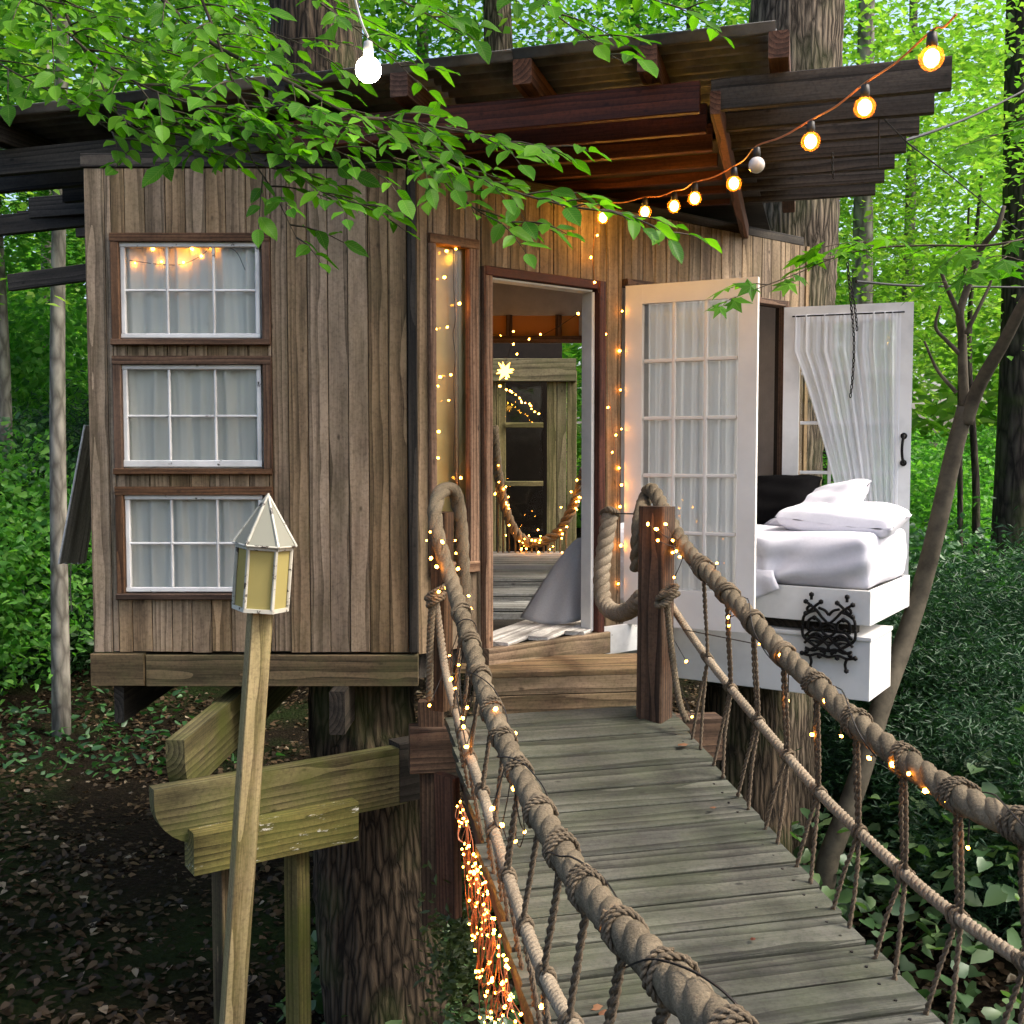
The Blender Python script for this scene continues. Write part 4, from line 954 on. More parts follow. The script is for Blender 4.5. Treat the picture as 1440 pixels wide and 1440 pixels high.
def lead(P, b):
    i_ = int(np.argmin(np.linalg.norm(P-np.array(b), axis=1))); a = V(P[i_]); return [a, (a+b)/2+V((0, 0, -.012)), V(b)]
wl_ = [around(Lm, y_, 9*y_, .041) for y_ in np.arange(4.5, 1.3, -.05)]
fairy('fairy_lights', 'warm fairy lights wound around the left rope handrail', [wl_]+[[bl[i], (bl[i]+bl[i+1])/2+V((0, 0, -.03)), bl[i+1]] for i in range(0, 4)]+[[bl[i], (bl[i]+bl[i+1])/2+V((0, .02, -.02)), bl[i+1]] for i in range(10, 17)]+[lead(LPath, q) for q in bl], bl, .0022)
br = [on_vline(x, y, XR+dx, KX) for x, y, dx in ((946, 777, -.03), (956, 783, -.05), (973, 775, .0), (931, 828, -.03), (948, 812, -.04), (1008, 792, .02), (1025, 880, .0), (1024, 868, -.05), (1068, 897, -.03), (1097, 921, -.03), (1130, 932, .05), (1142, 1033, .0), (1183, 1035, .02),
      (1222, 1066, -.03), (1279, 1050, .06), (1278, 1088, -.05), (1302, 1112, -.03), (1361, 1192, .0), (1068, 905, .04), (1108, 985, .02), (1196, 1002, .02), (1240, 1035, .03), (1255, 1075, -.04), (1290, 1070, .03), (1330, 1128, -.03), (1160, 985, -.03), (1120, 940, .0), (1085, 900, .02), (1345, 1108, .04), (973, 1008, .03), (965, 930, .02))]
br += [at_Y(x, y, 4.86) for x, y in ((911, 737), (923, 744), (936, 737), (946, 760), (925, 760), (951, 775))]
wl_ = [around(Rm, y_, 8*y_, .045) for y_ in np.arange(4.7, 1.8, -.05)]
fairy('fairy_lights', 'warm fairy lights wound around the right rope handrail and its post', [wl_, [on_vline(960, 885, XR, KX), on_vline(1000, 893, XR, KX), on_vline(1060, 905, XR, KX)]]+[lead(RPath, q) for q in br], br, .0022)
# waterfall of lights on the outside of the left stringer
wb_ = []; ww = []
for q in range(120):
    f = random.random()**.75; y = 1108+f*350; xe = 645+(y-1108)*.285
    x = xe-random.random()**1.0*(6+f*62); wb_.append(on_vline(x, y, XL-.03-random.uniform(0, .05), KX))
wb_.sort(key=lambda v: -v.y-.3*v.z)
for q in range(0, len(wb_)-4):
    a, b = wb_[q], wb_[q+random.randint(1, 4)]; ww.append([a, (a+b)/2+V((random.uniform(-.02, .02), 0, -.02)), b])
fairy('fairy_lights', 'dense cascade of tangled fairy lights hanging from the left side of the bridge', ww, wb_, .0016, 'copper', None, .68)
# edge of the cream door
b_ = [W2.P(sF0-.045, FL+.25+.115*q, .02+.01*(q % 3)) for q in range(0, 15, 2)]
fairy('fairy_lights', 'row of tiny fairy lights along the hinge side of the cream door', [[b_[0], b_[2], b_[5], b_[-1]]], b_, .0014)
# star lantern and lights inside
star = thing('star_lantern', 'glowing golden star lantern hanging in the back doorway', 'lantern', at_Y(712, 520, 7.55))
sc_ = at_Y(710, 522, 7.55); sv = []; sf = []
v0, f0 = ico(.03, 0); sv += [tuple(x) for x in v0]
for q in f0:
    c_ = sum((V(v0[i]) for i in q), V())/3; sv.append(tuple(c_.normalized()*random.uniform(.055, .085))); kx = len(sv)-1
    sf += [(q[0], q[1], kx), (q[1], q[2], kx), (q[2], q[0], kx)]
mk('star', (np.array(sv)+np.array(sc_), sf), MT['star'], star)
mk('cord', tube([sc_+V((0, 0, .05)), at_Y(722, 478, 7.6)], .002, 5), MT['wire'], star)
ib = [at_Y(x, y, yy) for x, y, yy in ((722, 484, 7.4), (744, 477, 7.4), (727, 498, 7.45), (703, 543, 7.5), (712, 532, 7.5), (813, 441, 6.9), (704, 472, 7.5), (722, 466, 7.6), (760, 470, 7.6), (690, 475, 7.5))]
fairy('fairy_lights', 'few large fairy bulbs strung under the amber transom indoors', [[at_Y(690, 470, 7.5), ib[1], at_Y(780, 462, 7.2), ib[5]]], ib, .002)
ib = [at_Y(712+t_*44+2*math.sin(t_*20), 546+t_*34+2*math.cos(t_*13), 9.4) for t_ in np.linspace(0, 1, 14)]
fairy('fairy_lights', 'thin row of tiny lights beyond the back doorway', [ib], ib, .002)

# globe bulb string
gb_me = mesh_of('bulb', *ico(.035, 3), MT['globe_shell'], True); gi_me = mesh_of('filament', *ico(.022, 2, (1, 1, 1.2)), MT['globe'], True); gd_me = mesh_of('bulb', *ico(.034, 3), MT['dead_bulb'], True); gw_me = mesh_of('bulb', *ico(.034, 3), MT['globe_white'], True)
so_me = mesh_of('socket', *lathe([(.004, .075), (.014, .07), (.016, .05), (.016, .028), (.010, .026)], 10), MT['socket'], True)
gl = thing('globe_string_lights', 'sagging string of warm round globe bulbs from the roof corner to the wall', 'string lights', at_Y(1310, 82, 3.1))
gpx = [(1310, 82, 3.1), (1216, 151, 3.55), (1140, 199, 4.0), (1064, 232, 4.5), (1032, 258, 4.95), (977, 279, 5.25), (948, 290, 5.6), (907, 298, 5.75), (848, 306, 6.0)]
wp = [at_Y(1345, 20, 2.95)]
for i, (x, y, yy) in enumerate(gpx):
    c_ = at_Y(x, y, yy); o = put('bulb', gd_me if i == 3 else gb_me, gl, M.Translation(c_))
    if i != 3: put('filament', gi_me, o, M.Translation(c_))
    if i == 3: o['label'] = 'unlit clear bulb in the lit string'
    put('socket', so_me, gl, M.Translation(c_)); wp.append(c_+V((0, 0, .078)))
wp.append(at_Y(838, 312, 6.12)); wq = [wp[0]]
for a, b in zip(wp[:-1], wp[1:]): wq += [(a+b)/2+V((0, 0, -.012)), b]
mk('wire', tube(cat(wq, 4), .0035, 6), MT['copper'], gl)
gw = thing('bare_bulb', 'bright white globe bulb in a white socket among leaves near the trunk', 'light bulb', at_Y(518, 98, 2.75))
c_ = at_Y(518, 98, 2.75); put('bulb', gw_me, gw, M.Translation(c_) @ M.Scale(.95, 4)); 
wm = so_me.copy(); wm.materials.clear(); wm.materials.append(MT['white_socket']); put('socket', wm, gw, M.Translation(c_+V((0, 0, .012))) @ M.Scale(.8, 4))
mk('wire', tube(cat([c_+V((0, 0, .08)), at_Y(505, 20, 2.78), at_Y(480, -80, 2.85)], 6), .003, 6), MT['white_socket'], gw)

# hanging chains over the bed
def chain(label, px, Yd, r_=.011):
    P, s = resample(cat([at_Y(x, y, Yd) for x, y in px], 6), r_*2.1); base = P[-1]; pr = []
    for i, c_ in enumerate(P):
        a = np.linspace(0, 6.283, 11); th = (i % 2)*math.pi/2+.3
        pr.append(tube(np.stack([c_[0]+.55*r_*np.cos(a)*math.cos(th), c_[1]+.55*r_*np.cos(a)*math.sin(th), c_[2]+1.25*r_*np.sin(a)], 1), r_*.28, 5, False))
    o = mk('chain', join(pr), MT['iron'], None, True, True); return tag(o, label, 'chain')
chain('black iron chain with end ring hanging in front of the white door leaf', [(1192, 372), (1197, 430), (1201, 480), (1199, 530), (1196, 556)], 5.9)
chain('short loop of dark chain beside the longer hanging chain', [(1197, 400), (1203, 440), (1205, 462)], 5.95)
chain('small chain with hook dangling under the grey roof joists', [(1171, 218), (1170, 234), (1172, 248)], 5.4, .010)
tag(mk('guy_wire', tube([at_Y(1236, 160, 4.9), at_Y(1236, 235, 5.0)], .004, 5), MT['wire']), 'thin straight wire hanging from the stepped roof joists', 'wire')
tag(mk('guy_wire', tube([at_Y(1236, 160, 4.9), at_Y(1275, 200, 5.2), at_Y(1340, 250, 6), at_Y(1440, 330, 8)], .004, 5), MT['wire']), 'thin wire running from the roof joists off into the trees', 'wire')
tag(mk('utility_cable', tube(cat([at_Y(1250, 205, 6), at_Y(1330, 178, 8), at_Y(1400, 148, 10), at_Y(1500, 95, 12)], 6), .011, 5), MT['wire']), 'black cable crossing the trees behind the stepped joists', 'cable')
tag(mk('utility_cable', tube(cat([at_Y(1204, 396, 7), at_Y(1290, 402, 9), at_Y(1440, 404, 11), at_Y(1500, 404, 12)], 6), .010, 5), MT['wire']), 'dark cable stretched level behind the forked sapling', 'cable')
# propped shutter on the far side of the left wall
sh = thing('shutter', 'grey slatted shutter propped open on the left side wall', 'shutter', at_Y(100, 790, 6.3))
for q in range(4):
    a, b = at_Y(124+q*7, 598, 6.2+.12*q), at_Y(88+q*9, 792, 6.2+.12*q); beam('slat', MT['floor'], sh, a, b, (0, 1, 0), .11, .012)
mk('cord', tube(cat([at_Y(100, 793, 6.3), at_Y(99, 830, 6.3), at_Y(101, 860, 6.3)], 5), .004, 5), MT['rope_pale'], sh)

# ------------------------------------------------------------------ what is seen through the back doorway
nb = thing('neighbour_hut', 'olive plank hut with tall dark window seen through the back doorway', 'hut', (.1, 10.6, -2))
WN = Wall((-1.2, 10.6), (1, 0))
nw = mk('wall', boxvf(WN.P(.75, -.2, -.12), WN.d, WN.n, UP, 1.9, .03, 2.6), MT['backing'], nb)
MT['hut'] = wood('hut_siding', (.10, .085, .035), (.26, .22, .11), ring=14, algae=.4, algc=(.12, .14, .04))
sx = [WN.px(x, 600)[0] for x in (655, 711, 764, 798)]
k_ = sx[0]
while k_ < sx[3]:
    if not (sx[1]-.02 < k_ < sx[2]-.05): plank('board', MT['hut'], nw, WN.P(k_+.05, -.25, .02), UP, WN.d, 2.1, .094, .02)
    k_ += .1
zt_ = WN.px(720, 505)[1]; zm = WN.px(720, 537)[1]
beam('header', MT['hut'], nb, WN.P(sx[0]-.2, (zt_+zm)/2, .05), WN.P(sx[3]+.08, (zt_+zm)/2, .05), UP, zt_-zm, .05)
wz = [WN.px(720, y)[1] for y in (598, 680)]
for z_ in wz: beam('window_rail', MT['hut'], nb, WN.P(sx[1], z_, .03), WN.P(sx[2], z_, .03), UP, .05, .04)
beam('window_pane', MT['glass'], nb, WN.P(sx[1], -.2, -.02), WN.P(sx[2], -.2, -.02), UP, 1.8, .004, .0005)
br2 = thing('back_bridge', 'second rope railing wrapped in lights beyond the back doorway', 'bridge', (.1, 9, -.9))
for i in range(9): plank('deck_plank', MT['stair'], br2, V((.15, 8.08+.15*i, -.885)), (1, 0, 0), (0, 1, 0), 1.3, .142, .03)
sp_ = cat([at_Y(x, y, 9.25) for x, y in ((694, 600), (700, 664), (713, 723), (728, 752), (746, 763), (769, 759), (790, 742), (811, 700), (822, 660))], 10)
mk('hand_rope', rope(sp_, .045, .2, n=8), MT['rope'], br2, True)
for x in range(700, 800, 8):
    i_ = np.argmin(np.abs(sp_[:, 0]-at_Y(x, 760, 9.25).x)); mk('suspender', tube([V(sp_[i_]), V((sp_[i_][0], 9.25, -.9))], .009, 5), MT['rope'], br2)
sb = []
for q in range(56):
    i_ = random.randint(8, len(sp_)-9); sb.append(V(sp_[i_])+V((random.gauss(0, .05), random.gauss(-.05, .04), random.gauss(-.04, .06))))
fairy('fairy_lights', 'cluster of warm lights wound on the swagged rope beyond the back doorway', [[V(x) for x in sp_[5:-5:6]]], sb, .002)

# ------------------------------------------------------------------ foliage
def leaf_cloud(C, L, Wd, up=.5, droop=.2, seed=0):
    r_ = np.random.default_rng(seed); n = len(C); a = r_.uniform(0, 2*np.pi, n)
    d = np.stack([np.cos(a), np.sin(a), r_.normal(-droop, .35, n)], 1); d /= np.linalg.norm(d, axis=1)[:, None]
    nn = r_.normal(0, 1, (n, 3))*(1-up)+np.array([0, 0, up*1.6]); s = np.cross(d, nn); s /= np.linalg.norm(s, axis=1)[:, None]+1e-9
    nn = np.cross(s, d); l = L*r_.uniform(.65, 1.25, n)[:, None]; wd = Wd*r_.uniform(.7, 1.2, n)[:, None]
    v = np.stack([C-d*l*.5, C+s*wd*.5-d*l*.08+nn*wd*.12, C+d*l*.5-nn*l*.1, C-s*wd*.5-d*l*.08+nn*wd*.12], 1).reshape(-1, 3)
    i = np.arange(n)[:, None]*4; f = np.concatenate([i+np.array([0, 1, 2]), i+np.array([0, 2, 3])], 1).reshape(-1, 3)
    return v, f
def leaf_cloud2(C, L, Wd, up=.5, droop=.2, seed=0, heart=.3):
    r_ = np.random.default_rng(seed); n = len(C); a = r_.uniform(0, 2*np.pi, n)
    d = np.stack([np.cos(a), np.sin(a), r_.normal(-droop, .35, n)], 1); d /= np.linalg.norm(d, axis=1)[:, None]
    nn = r_.normal(0, 1, (n, 3))*(1-up)+np.array([0, 0, up*1.6]); s_ = np.cross(d, nn); s_ /= np.linalg.norm(s_, axis=1)[:, None]+1e-9
    nn = np.cross(s_, d); l = L*r_.uniform(.55, 1.25, n)[:, None]; wd = Wd*r_.uniform(.7, 1.2, n)[:, None]; cu = r_.uniform(-.05, .22, n)[:, None]
    q = lambda x, y: C+d*l*(x-.5)+s_*wd*y+nn*(wd*abs(y)*.35-l*cu*x*x)
    v = np.stack([q(.06*(heart > .2), 0), q(-.02, heart), q(.22, .52), q(.55, .40), q(.80, .17), q(1., 0), q(.80, -.17), q(.55, -.40), q(.22, -.52), q(-.02, -heart), q(.5, 0)], 1).reshape(-1, 3)
    i = np.arange(n)[:, None]*11
    f = np.concatenate([i+np.array(x) for x in ((0, 1, 2, 10), (10, 2, 3, 4), (10, 4, 5, 6), (10, 6, 7, 8), (0, 10, 8, 9))], 1).reshape(-1, 4)
    return v, f
def big_mesh(name, v, f, mat):
    me = bpy.data.meshes.new(name); me.vertices.add(len(v)); me.vertices.foreach_set('co', v.astype(np.float32).ravel())
    me.loops.add(f.size); me.loops.foreach_set('vertex_index', f.astype(np.int32).ravel())
    me.polygons.add(len(f)); me.polygons.foreach_set('loop_start', np.arange(0, f.size, f.shape[1], dtype=np.int32)); me.polygons.foreach_set('loop_total', np.full(len(f), f.shape[1], np.int32))
    me.materials.append(mat); me.update(calc_edges=True); me.validate(); return me
def crown_points(n_cl, per, rx, rz, seed, flat=.35, cl=.55, low=0.):
    r_ = np.random.default_rng(seed); d = r_.normal(0, 1, (n_cl, 3)); d /= np.linalg.norm(d, axis=1)[:, None]
    c = d*(r_.uniform(.12, 1, n_cl)**.45)[:, None]*np.array([rx, rx, rz])
    sz = r_.uniform(.5, 1.5, n_cl); P = []
    for q in range(n_cl):
        k_ = int(per*sz[q]); P.append(c[q]+r_.normal(0, 1, (k_, 3))*np.array([cl, cl, cl*flat])*sz[q]**.6)
    return np.concatenate(P)
crowns = []
for q in range(4):
    P = crown_points(95, 100, 3.2, 5.0, 20+q, .25, .62) if q < 2 else crown_points(85, 75, 3.2, 5.2, 20+q, .25, .66); crowns.append(big_mesh('crown', *leaf_cloud(P, .145 if q < 2 else .20, .09 if q < 2 else .12, .62, .15, q), MT['leaf_bright' if q % 2 else 'leaf_mid']))
bush = []
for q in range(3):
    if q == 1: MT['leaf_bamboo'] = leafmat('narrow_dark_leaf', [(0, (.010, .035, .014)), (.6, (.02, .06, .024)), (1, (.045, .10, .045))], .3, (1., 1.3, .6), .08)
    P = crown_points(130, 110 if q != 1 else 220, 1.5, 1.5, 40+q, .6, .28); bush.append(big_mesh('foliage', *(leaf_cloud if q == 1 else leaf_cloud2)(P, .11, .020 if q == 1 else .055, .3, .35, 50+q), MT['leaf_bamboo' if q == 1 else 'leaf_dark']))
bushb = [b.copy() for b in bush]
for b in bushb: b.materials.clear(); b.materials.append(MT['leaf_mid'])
def forest_tree(X, Y, r_, mat, label, group, cv, cs=(1, 1, 1), cz=7.2, h=15, lean=0., name='forest_tree', rot=None):
    z0 = gh(X, Y); t_ = thing(name, label, 'tree', (X, Y, z0), group)
    P = cat([(X, Y, z0-.2), (X+lean*.3+random.uniform(-.1, .1), Y, z0+h*.3), (X+lean*.65+random.uniform(-.15, .15), Y, z0+h*.65), (X+lean, Y, z0+h)], 6)
    mk('trunk', tube(P, np.linspace(r_*1.15, r_*.35, len(P)), 12), MT[mat], t_, True)
    if cv is not None:
        put('crown', crowns[cv], t_, M.Translation((X+lean*.6, Y, z0+cz)) @ M.Rotation(random.uniform(0, 6.28) if rot is None else rot, 4, 'Z') @ M.Diagonal((*cs, 1)))
    return t_
GT = 'leafy trees in the woods behind the treehouse'
# trunks that can be told apart
def px_tree(x, y, Yd, wpx, mat, label, cv, **kw):
    q = at_Y(x, y, Yd); forest_tree(q.x, Yd, wpx/2*Yd/FPX, mat, label, None, cv, **kw)
px_tree(76, 600, 12.2, 23, 'bark_pale', 'slim pale straight trunk left of the treehouse wall', 1, cz=9.5, lean=.25)
px_tree(-2, 430, 15, 22, 'bark_pale', 'pale trunk half hidden at the woods beyond the left roof beams', 0, cz=10)
px_tree(1428, 640, 15.5, 62, 'bark_dark', 'broad dark trunk in the woods right of the forked sapling', None)
px_tree(1270, 380, 20, 20, 'bark_pale', 'thin tree above the white door leaf in the background', 3, cz=11)
px_tree(1352, 750, 17, 9, 'bark_dark', 'very thin dark sapling trunk in front of the bright clearing', None, h=7)
px_tree(1368, 750, 17.4, 12, 'bark_dark', 'dark sapling trunk in front of the bright clearing', None, h=7.5)
px_tree(712, 60, 14, 58, 'bark', 'stout trunk rising behind the corrugated roof', 1, cz=12)
px_tree(592, 60, 17, 26, 'bark_pale', 'slim trunk behind the roof near the white bulb', 0, cz=12)
px_tree(975, 60, 19, 24, 'bark', 'mid sized trunk behind the roof left of the furrowed trunk', 2, cz=12)
i = 0
for Yd, xs in ((15, (150, 1240)), (19, (-80, 420, 860, 1250)), (24, (60, 620, 1060, 1540)), (31, (-40, 260, 800, 1150))):
    for x in xs:
        q = at_Y(x+random.uniform(-35, 35), 400, Yd+random.uniform(-1.2, 1.2)); s_ = random.uniform(.85, 1.15)*(1 if Yd < 25 else 1.3)
        forest_tree(q.x, q.y, random.uniform(.10, .2), random.choice(('bark_pale', 'bark_dark', 'bark')), 'leafy green tree in the dense woods behind the treehouse', GT, i % 2+(0 if Yd < 20 else 2), (s_, s_, s_*.95), 7.4+random.uniform(-1.2, 1.8)+(1 if Yd > 25 else 0)); i += 1
def shrub(X, Y, s_, b, label, group, zs=1.):
    z0 = gh(X, Y); t_ = thing('shrub', label, 'shrub', (X, Y, z0), group)
    st = []
    for q in range(5):
        a = random.uniform(0, 6.28); st.append(tube(cat([(X, Y, z0-.05), (X+.3*s_*math.cos(a), Y+.3*s_*math.sin(a), z0+.8*s_*zs), (X+.7*s_*math.cos(a), Y+.7*s_*math.sin(a), z0+1.9*s_*zs)], 4), np.linspace(.02, .006, 9)*s_, 5))
    mk('stem', join(st), MT['bark_dark'], t_)
    put('foliage', b, t_, M.Translation((X, Y, z0+1.35*s_*zs)) @ M.Rotation(random.uniform(0, 6.28), 4, 'Z') @ M.Diagonal((s_, s_, s_*zs, 1)))
SL = [(10, 15, 1.1, 0, 1.1, 'dark green shrub beside the pale trunk in shade'), (120, 16.5, 1.2, 1, 1.1, 'narrow leaved dark shrub just beyond the left wall corner'), (-70, 13.5, 1.1, 2, 1.1, 'rounded dark shrub at the edge of the leaf litter'),
      (60, 19, 1.5, 0, 1.3, 'tall dark shrub far behind the pale trunk'), (200, 18, 1.3, 1, 1.2, 'dark shrub hidden behind the left wall'), (20, 23, 1.6, 1, 1.3, 'feathery shrub deep in the left woods'), (300, 17, 1.2, 0, 1., 'low shrub under the raised floor beyond the brackets'), (450, 18, 1.2, 1, 1., 'low shrub behind the thick supporting trunk')]
for (x, Yd, s_, b, zs, lb) in SL:
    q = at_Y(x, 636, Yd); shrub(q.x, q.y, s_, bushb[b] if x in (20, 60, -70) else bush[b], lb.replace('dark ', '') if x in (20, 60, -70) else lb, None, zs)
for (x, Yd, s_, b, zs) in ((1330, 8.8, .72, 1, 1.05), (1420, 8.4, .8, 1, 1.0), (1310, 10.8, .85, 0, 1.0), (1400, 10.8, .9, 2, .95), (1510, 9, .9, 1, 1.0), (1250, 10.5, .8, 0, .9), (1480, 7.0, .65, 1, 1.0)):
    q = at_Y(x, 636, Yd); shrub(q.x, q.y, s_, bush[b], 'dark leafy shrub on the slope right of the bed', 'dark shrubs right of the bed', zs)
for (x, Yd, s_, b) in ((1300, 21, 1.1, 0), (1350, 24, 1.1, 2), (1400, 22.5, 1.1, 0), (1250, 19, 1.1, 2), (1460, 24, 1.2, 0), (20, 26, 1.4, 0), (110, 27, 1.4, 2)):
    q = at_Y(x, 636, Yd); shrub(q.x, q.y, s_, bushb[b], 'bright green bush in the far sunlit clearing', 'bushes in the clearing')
# far wood: one mass of leaves
r2 = np.random.default_rng(5); n = 40000
ang = r2.uniform(-.75, .75, n); dist = r2.uniform(34, 48, n); zz = r2.uniform(-3, 13, n)
keep = (np.sin(ang*23+zz*.35)+np.sin(ang*41-zz*.5+1.3)+np.sin(zz*.9+ang*9)) > -1.1+.22*np.maximum(zz-3, 0)
keep |= zz < 6.5
C = np.stack([np.sin(ang)*dist, np.cos(ang)*dist, zz], 1)[keep]
o = put('far_woods', big_mesh('far_woods', *leaf_cloud(C, .75, .45, .4, .2, 9), MT['leaf_bright']), None, M.Identity(4))
tag(o, 'far off mass of bright green woodland foliage', 'woods', kind='stuff')
# ground cover right of the bridge, and dead leaves on the forest floor
n = 5200; X = rng.uniform(.9, 5.5, n); Yy = rng.uniform(2.6, 9, n); ok_ = X > .95+.0*Yy; X, Yy = X[ok_], Yy[ok_]
hh = np.abs(rng.normal(.35, .25, len(X)))+.25*(np.sin(X*2.3)+np.cos(Yy*1.9))
C = np.stack([X, Yy, np.array([gh(a, b) for a, b in zip(X, Yy)])+np.maximum(.03, hh)], 1)
o = put('ivy_ground_cover', big_mesh('ivy_ground_cover', *leaf_cloud2(C, .13, .11, .6, .2, 3), MT['leaf_ivy']), None, M.Identity(4)); tag(o, 'broad leaved ivy covering the ground right of the bridge', 'ivy', kind='stuff')
n = 1500; X = rng.uniform(-1.3, .9, n); Yy = rng.uniform(5.2, 8.2, n)
C = np.stack([X, Yy, np.array([gh(a, b) for a, b in zip(X, Yy)])+np.abs(rng.normal(.1, .12, n))], 1)
o = put('ivy_ground_cover', big_mesh('ivy_ground_cover', *leaf_cloud2(C, .09, .08, .6, .2, 4), MT['leaf_ivy']), None, M.Identity(4)); tag(o, 'small ivy leaves on the dark ground around the supporting trunk', 'ivy', kind='stuff')
n = 42000; X = rng.uniform(-9, 3, n); Yy = 4+rng.random(n)**1.5*18
C = np.stack([X, Yy, np.array([gh(a, b) for a, b in zip(X, Yy)])+.012], 1)
o = put('leaf_litter', big_mesh('leaf_litter', *leaf_cloud2(C, .075, .05, .72, .0, 6, .15), MT['dead_leaf']), None, M.Identity(4)); tag(o, 'brown dead leaves littering the forest floor', 'leaf litter', kind='stuff')
n = 5000; X = rng.uniform(-8, -.6, n); Yy = rng.uniform(10.5, 19, n); kp = (np.sin(X*1.1+.6)+np.cos(Yy*.8+X*.5)+rng.normal(0, .6, n)) > .5; X, Yy = X[kp], Yy[kp]
C = np.stack([X, Yy, np.array([gh(a, b) for a, b in zip(X, Yy)])+np.abs(rng.normal(.07, .09, len(X)))], 1)
o = put('undergrowth', big_mesh('undergrowth', *leaf_cloud2(C, .12, .05, .3, -.2, 12, .15), MT['leaf_dark']), None, M.Identity(4)); tag(o, 'low green undergrowth on the shaded ground left of the house', 'undergrowth', kind='stuff')
# mossy vine clump by the bridge side
n = 900; C = np.array(at_Y(640, 1345, 4.75))+rng.normal(0, 1, (n, 3))*np.array([.07, .10, .17])
o = put('moss_clump', big_mesh('moss_clump', *leaf_cloud(C, .05, .022, .2, .3, 8), MT['moss']), None, M.Identity(4)); tag(o, 'mossy tangle clinging between trunk and bridge', 'moss', kind='stuff')

# near leaves: individual blades
def ovate(seed, L=1., Wd=.56):
    r_ = np.random.default_rng(seed); st = [0, .10, .26, .45, .64, .82, .94, 1.]; hw = [0, .48, .86, 1., .84, .48, .18, 0]
    vs = []; 
    for s_, h_ in zip(st, hw):
        zc = -.22*s_*s_+.03*math.sin(6*s_+seed)
        for q in (-1, -.5, 0, .5, 1): vs.append((s_*L, q*h_*Wd/2*(1+r_.uniform(-.06, .06)), zc+abs(q)*h_*.07*Wd*2+.012*math.sin(13*s_+4*q)))
    fs = [(5*a+b, 5*a+b+1, 5*a+6+b, 5*a+5+b) for a in range(7) for b in range(4)]; return vs, fs
def maple(seed):
    r_ = np.random.default_rng(seed); pts = []
    spec = [(-150, .30), (-112, .62), (-92, .38), (-52, .92), (-27, .46), (0, 1.05), (27, .46), (52, .92), (92, .38), (112, .62), (150, .30)]
    vs = [(.0, 0, 0)]
    for a_, q in spec:
        a_ = R(a_)+r_.uniform(-.06, .06); q *= r_.uniform(.92, 1.08); vs.append((.3+q*.75*math.cos(a_), q*.75*math.sin(a_), -.16*q*q+.04*math.sin(5*a_)))
    vs.append((.3, 0, .03)); c_ = len(vs)-1; n = len(spec)
    fs = [(c_, i_, i_+1) for i_ in range(1, n)]+[(c_, n, 0), (c_, 0, 1)]; return vs, fs
OV = [mesh_of('leaf', *ovate(q), MT['leaf'], True) for q in range(4)]; MP = [mesh_of('leaf', *maple(q), MT['leaf_maple'] if 'leaf_maple' in MT else MT['leaf']) for q in range(3)]
def spray(par, pts, r0, meshes, L, step=.052, tw=.32, lst=.036, tilt=.28, stems=None, dens=1., droop=.25):
    P, s = resample(cat(pts, 8), .02); tot = s[-1]; stems.append(tube(P, np.linspace(r0, r0*.22, len(P)), 6)); T, N, B = frames(P)
    leaves = 0; side = 1; d = step*.7
    pn0 = V((0, -math.sin(tilt), math.cos(tilt)))
    while d < tot:
        i_ = min(len(P)-1, int(d/.02)); t_ = V(T[i_]); pn = (pn0+V((random.gauss(0, .18), random.gauss(0, .15), random.gauss(0, .12)))).normalized()
        t_ = (t_-pn*t_.dot(pn)).normalized(); sd_ = pn.cross(t_)*side; ln = tw*random.uniform(.45, 1.1)*(1-.45*d/tot)
        dr = (t_*.72+sd_*random.uniform(.5, .95)).normalized(); o = V(P[i_]); tp = []
        nl = max(3, int(ln/lst*dens)); ls = 1
        for q in range(nl+1):
            u = q/nl; c_ = o+dr*ln*u+V((0, 0, -droop*ln*u*u)); tp.append(c_)
            if q:
                lsz = L*random.uniform(.7, 1.25)*(1.05 if q == nl else .95)
                ax = (dr*(.55 if q < nl else 1)+pn.cross(dr)*ls*(random.uniform(.55, .95) if q < nl else 0)+V((0, 0, -.28+random.gauss(0, .18)))).normalized(); ls *= -1
                ln_ = (pn+V((random.gauss(0, .28), random.gauss(0, .28), random.gauss(0, .25)))).normalized()
                m_ = frame(c_, ax, ln_.cross(ax)) @ M.Diagonal((lsz, lsz*random.uniform(.85, 1.15), lsz, 1))
                put('leaf', random.choice(meshes), par, m_); leaves += 1
        stems.append(tube(tp, np.linspace(.0028, .0011, len(tp)), 4)); side *= -1; d += step*random.uniform(.75, 1.25)
def branch(label, specs, meshes, L, mat='twig', **kw):
    p0 = at_Y(*specs[0][0][0]); par = thing('leafy_branch', label, 'branch', p0); st = []
    for sp_, r0 in specs: spray(par, [at_Y(*q) for q in sp_], r0, meshes, L, stems=st, **kw)
    mk('stem', join(st), MT[mat], par, True)
branch('long leafy branch sweeping down over the roof towards the string of globe bulbs', [
    ([(120, -120, 3.4), (230, 0, 3.3), (300, 62, 3.25), (400, 112, 3.2), (500, 165, 3.1), (600, 215, 3.05), (690, 258, 3.0), (790, 288, 2.95), (880, 302, 2.95), (935, 328, 2.95)], .009),
    ([(500, 165, 3.1), (580, 172, 3.1), (670, 190, 3.1), (745, 205, 3.05), (800, 205, 3.05)], .005),
    ([(560, 195, 3.1), (610, 240, 3.1), (650, 280, 3.05), (700, 310, 3.0), (760, 312, 3.)], .004)], OV, .070)
branch('leafy branch drooping in front of the left wall boards', [
    ([(260, -60, 3.2), (300, 40, 3.2), (335, 130, 3.15), (385, 200, 3.1), (440, 262, 3.05), (500, 285, 3.0), (545, 292, 3.0)], .006),
    ([(335, 130, 3.15), (345, 205, 3.15), (385, 270, 3.1), (412, 325, 3.1), (428, 352, 3.1)], .004)], OV, .068)
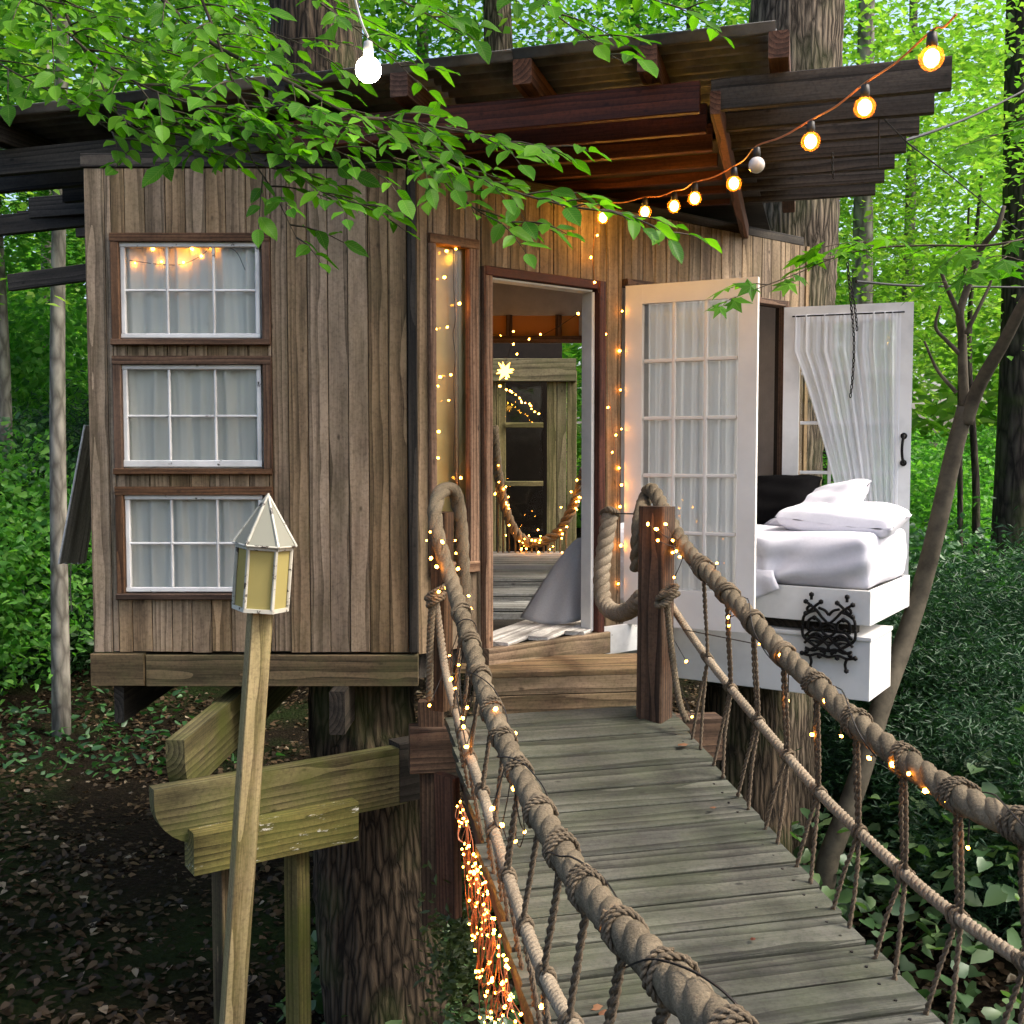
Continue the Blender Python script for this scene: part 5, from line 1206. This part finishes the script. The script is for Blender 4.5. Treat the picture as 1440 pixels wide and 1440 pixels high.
branch('dense leafy spray covering the left roof edge above the windows', [
    ([(20, -40, 3.25), (110, 60, 3.2), (190, 115, 3.15), (280, 150, 3.1), (370, 175, 3.1), (460, 205, 3.05), (540, 250, 3.0)], .005),
    ([(190, 115, 3.15), (230, 160, 3.1), (300, 195, 3.1), (370, 225, 3.05), (420, 245, 3.05)], .003),
    ([(280, 150, 3.1), (360, 150, 3.1), (440, 165, 3.1), (520, 200, 3.05), (590, 250, 3.0)], .003)], OV, .066)
branch('leafy branch hanging over the left roof corner', [
    ([(40, -120, 3.4), (95, 25, 3.3), (135, 100, 3.25), (165, 160, 3.2), (225, 200, 3.2), (290, 215, 3.15)], .006),
    ([(-100, 20, 3.5), (0, 90, 3.4), (90, 140, 3.35), (170, 195, 3.3), (200, 225, 3.25)], .005),
    ([(165, 160, 3.2), (200, 185, 3.2), (255, 175, 3.2), (320, 180, 3.15)], .003)], OV, .066)
branch('leafy branch filling the sky above the left roof', [
    ([(-120, -90, 3.6), (20, -10, 3.5), (130, 35, 3.45), (240, 75, 3.4), (340, 105, 3.4)], .007),
    ([(150, -100, 3.6), (250, -20, 3.5), (340, 30, 3.5), (430, 65, 3.45), (480, 100, 3.4)], .006),
    ([(330, -110, 3.5), (420, -20, 3.5), (500, 40, 3.4), (550, 80, 3.4), (590, 120, 3.4)], .005)], OV, .072, step=.065)
branch('bright leafy branch hanging from above over the middle of the roof', [
    ([(470, -120, 3.1), (540, -20, 3.1), (610, 25, 3.1), (660, 55, 3.1)], .005),
    ([(650, -120, 3.1), (740, -15, 3.05), (800, 35, 3.0), (850, 72, 3.0), (885, 92, 3.0)], .005),
    ([(760, -110, 3.1), (840, -30, 3.1), (920, 0, 3.1), (985, 18, 3.1)], .004)], OV, .076, step=.065)
branch('lobed maple branch reaching in front of the french door tops', [
    ([(1470, 330, 4.4), (1390, 345, 4.45), (1310, 345, 4.5), (1240, 348, 4.5), (1180, 360, 4.5), (1120, 385, 4.5), (1060, 408, 4.5), (1010, 428, 4.5)], .006),
    ([(1240, 348, 4.5), (1210, 340, 4.5), (1170, 345, 4.5), (1140, 352, 4.5)], .003)], MP, .105, step=.12, tw=.24, lst=.075)
branch('maple branch beside the right edge of the forked sapling', [
    ([(1520, 380, 5.2), (1450, 370, 5.2), (1400, 360, 5.2), (1350, 385, 5.2), (1310, 410, 5.2)], .005)], MP, .13, step=.13, tw=.26, lst=.08)
branch('maple branch high above the forked sapling against bright foliage', [
    ([(1530, 130, 5.2), (1460, 170, 5.2), (1400, 190, 5.2), (1350, 205, 5.2)], .005)], MP, .13, step=.13, tw=.26, lst=.08)
# fallen leaves on the deck
for (x, y, s_) in ((956, 1048, .055), (803, 1361, .055), (999, 1136, .03), (832, 1420, .045), (856, 1428, .035), (1060, 1322, .02)):
    q = at_z(x, y, -1.3)
    for _ in range(6): q = at_z(x, y, dz_(q.y)+.012)
    o = put('fallen_leaf', MPd if 'MPd' in globals() else globals().setdefault('MPd', mesh_of('fallen_leaf', [(x, y*1.15, .25*abs(y)+.2*x*x+.04*math.sin(9*x)) for x, y, z in ovate(3)[0]], ovate(3)[1], MT['red_leaf'], True)), None, frame(q, (random.uniform(-1, 1), 1, .1), (1, 0, .15)) @ M.Scale(s_*1.3, 4))
    tag(o, 'dry curled leaf lying on the bridge planks', 'leaf', 'fallen leaves on the bridge')
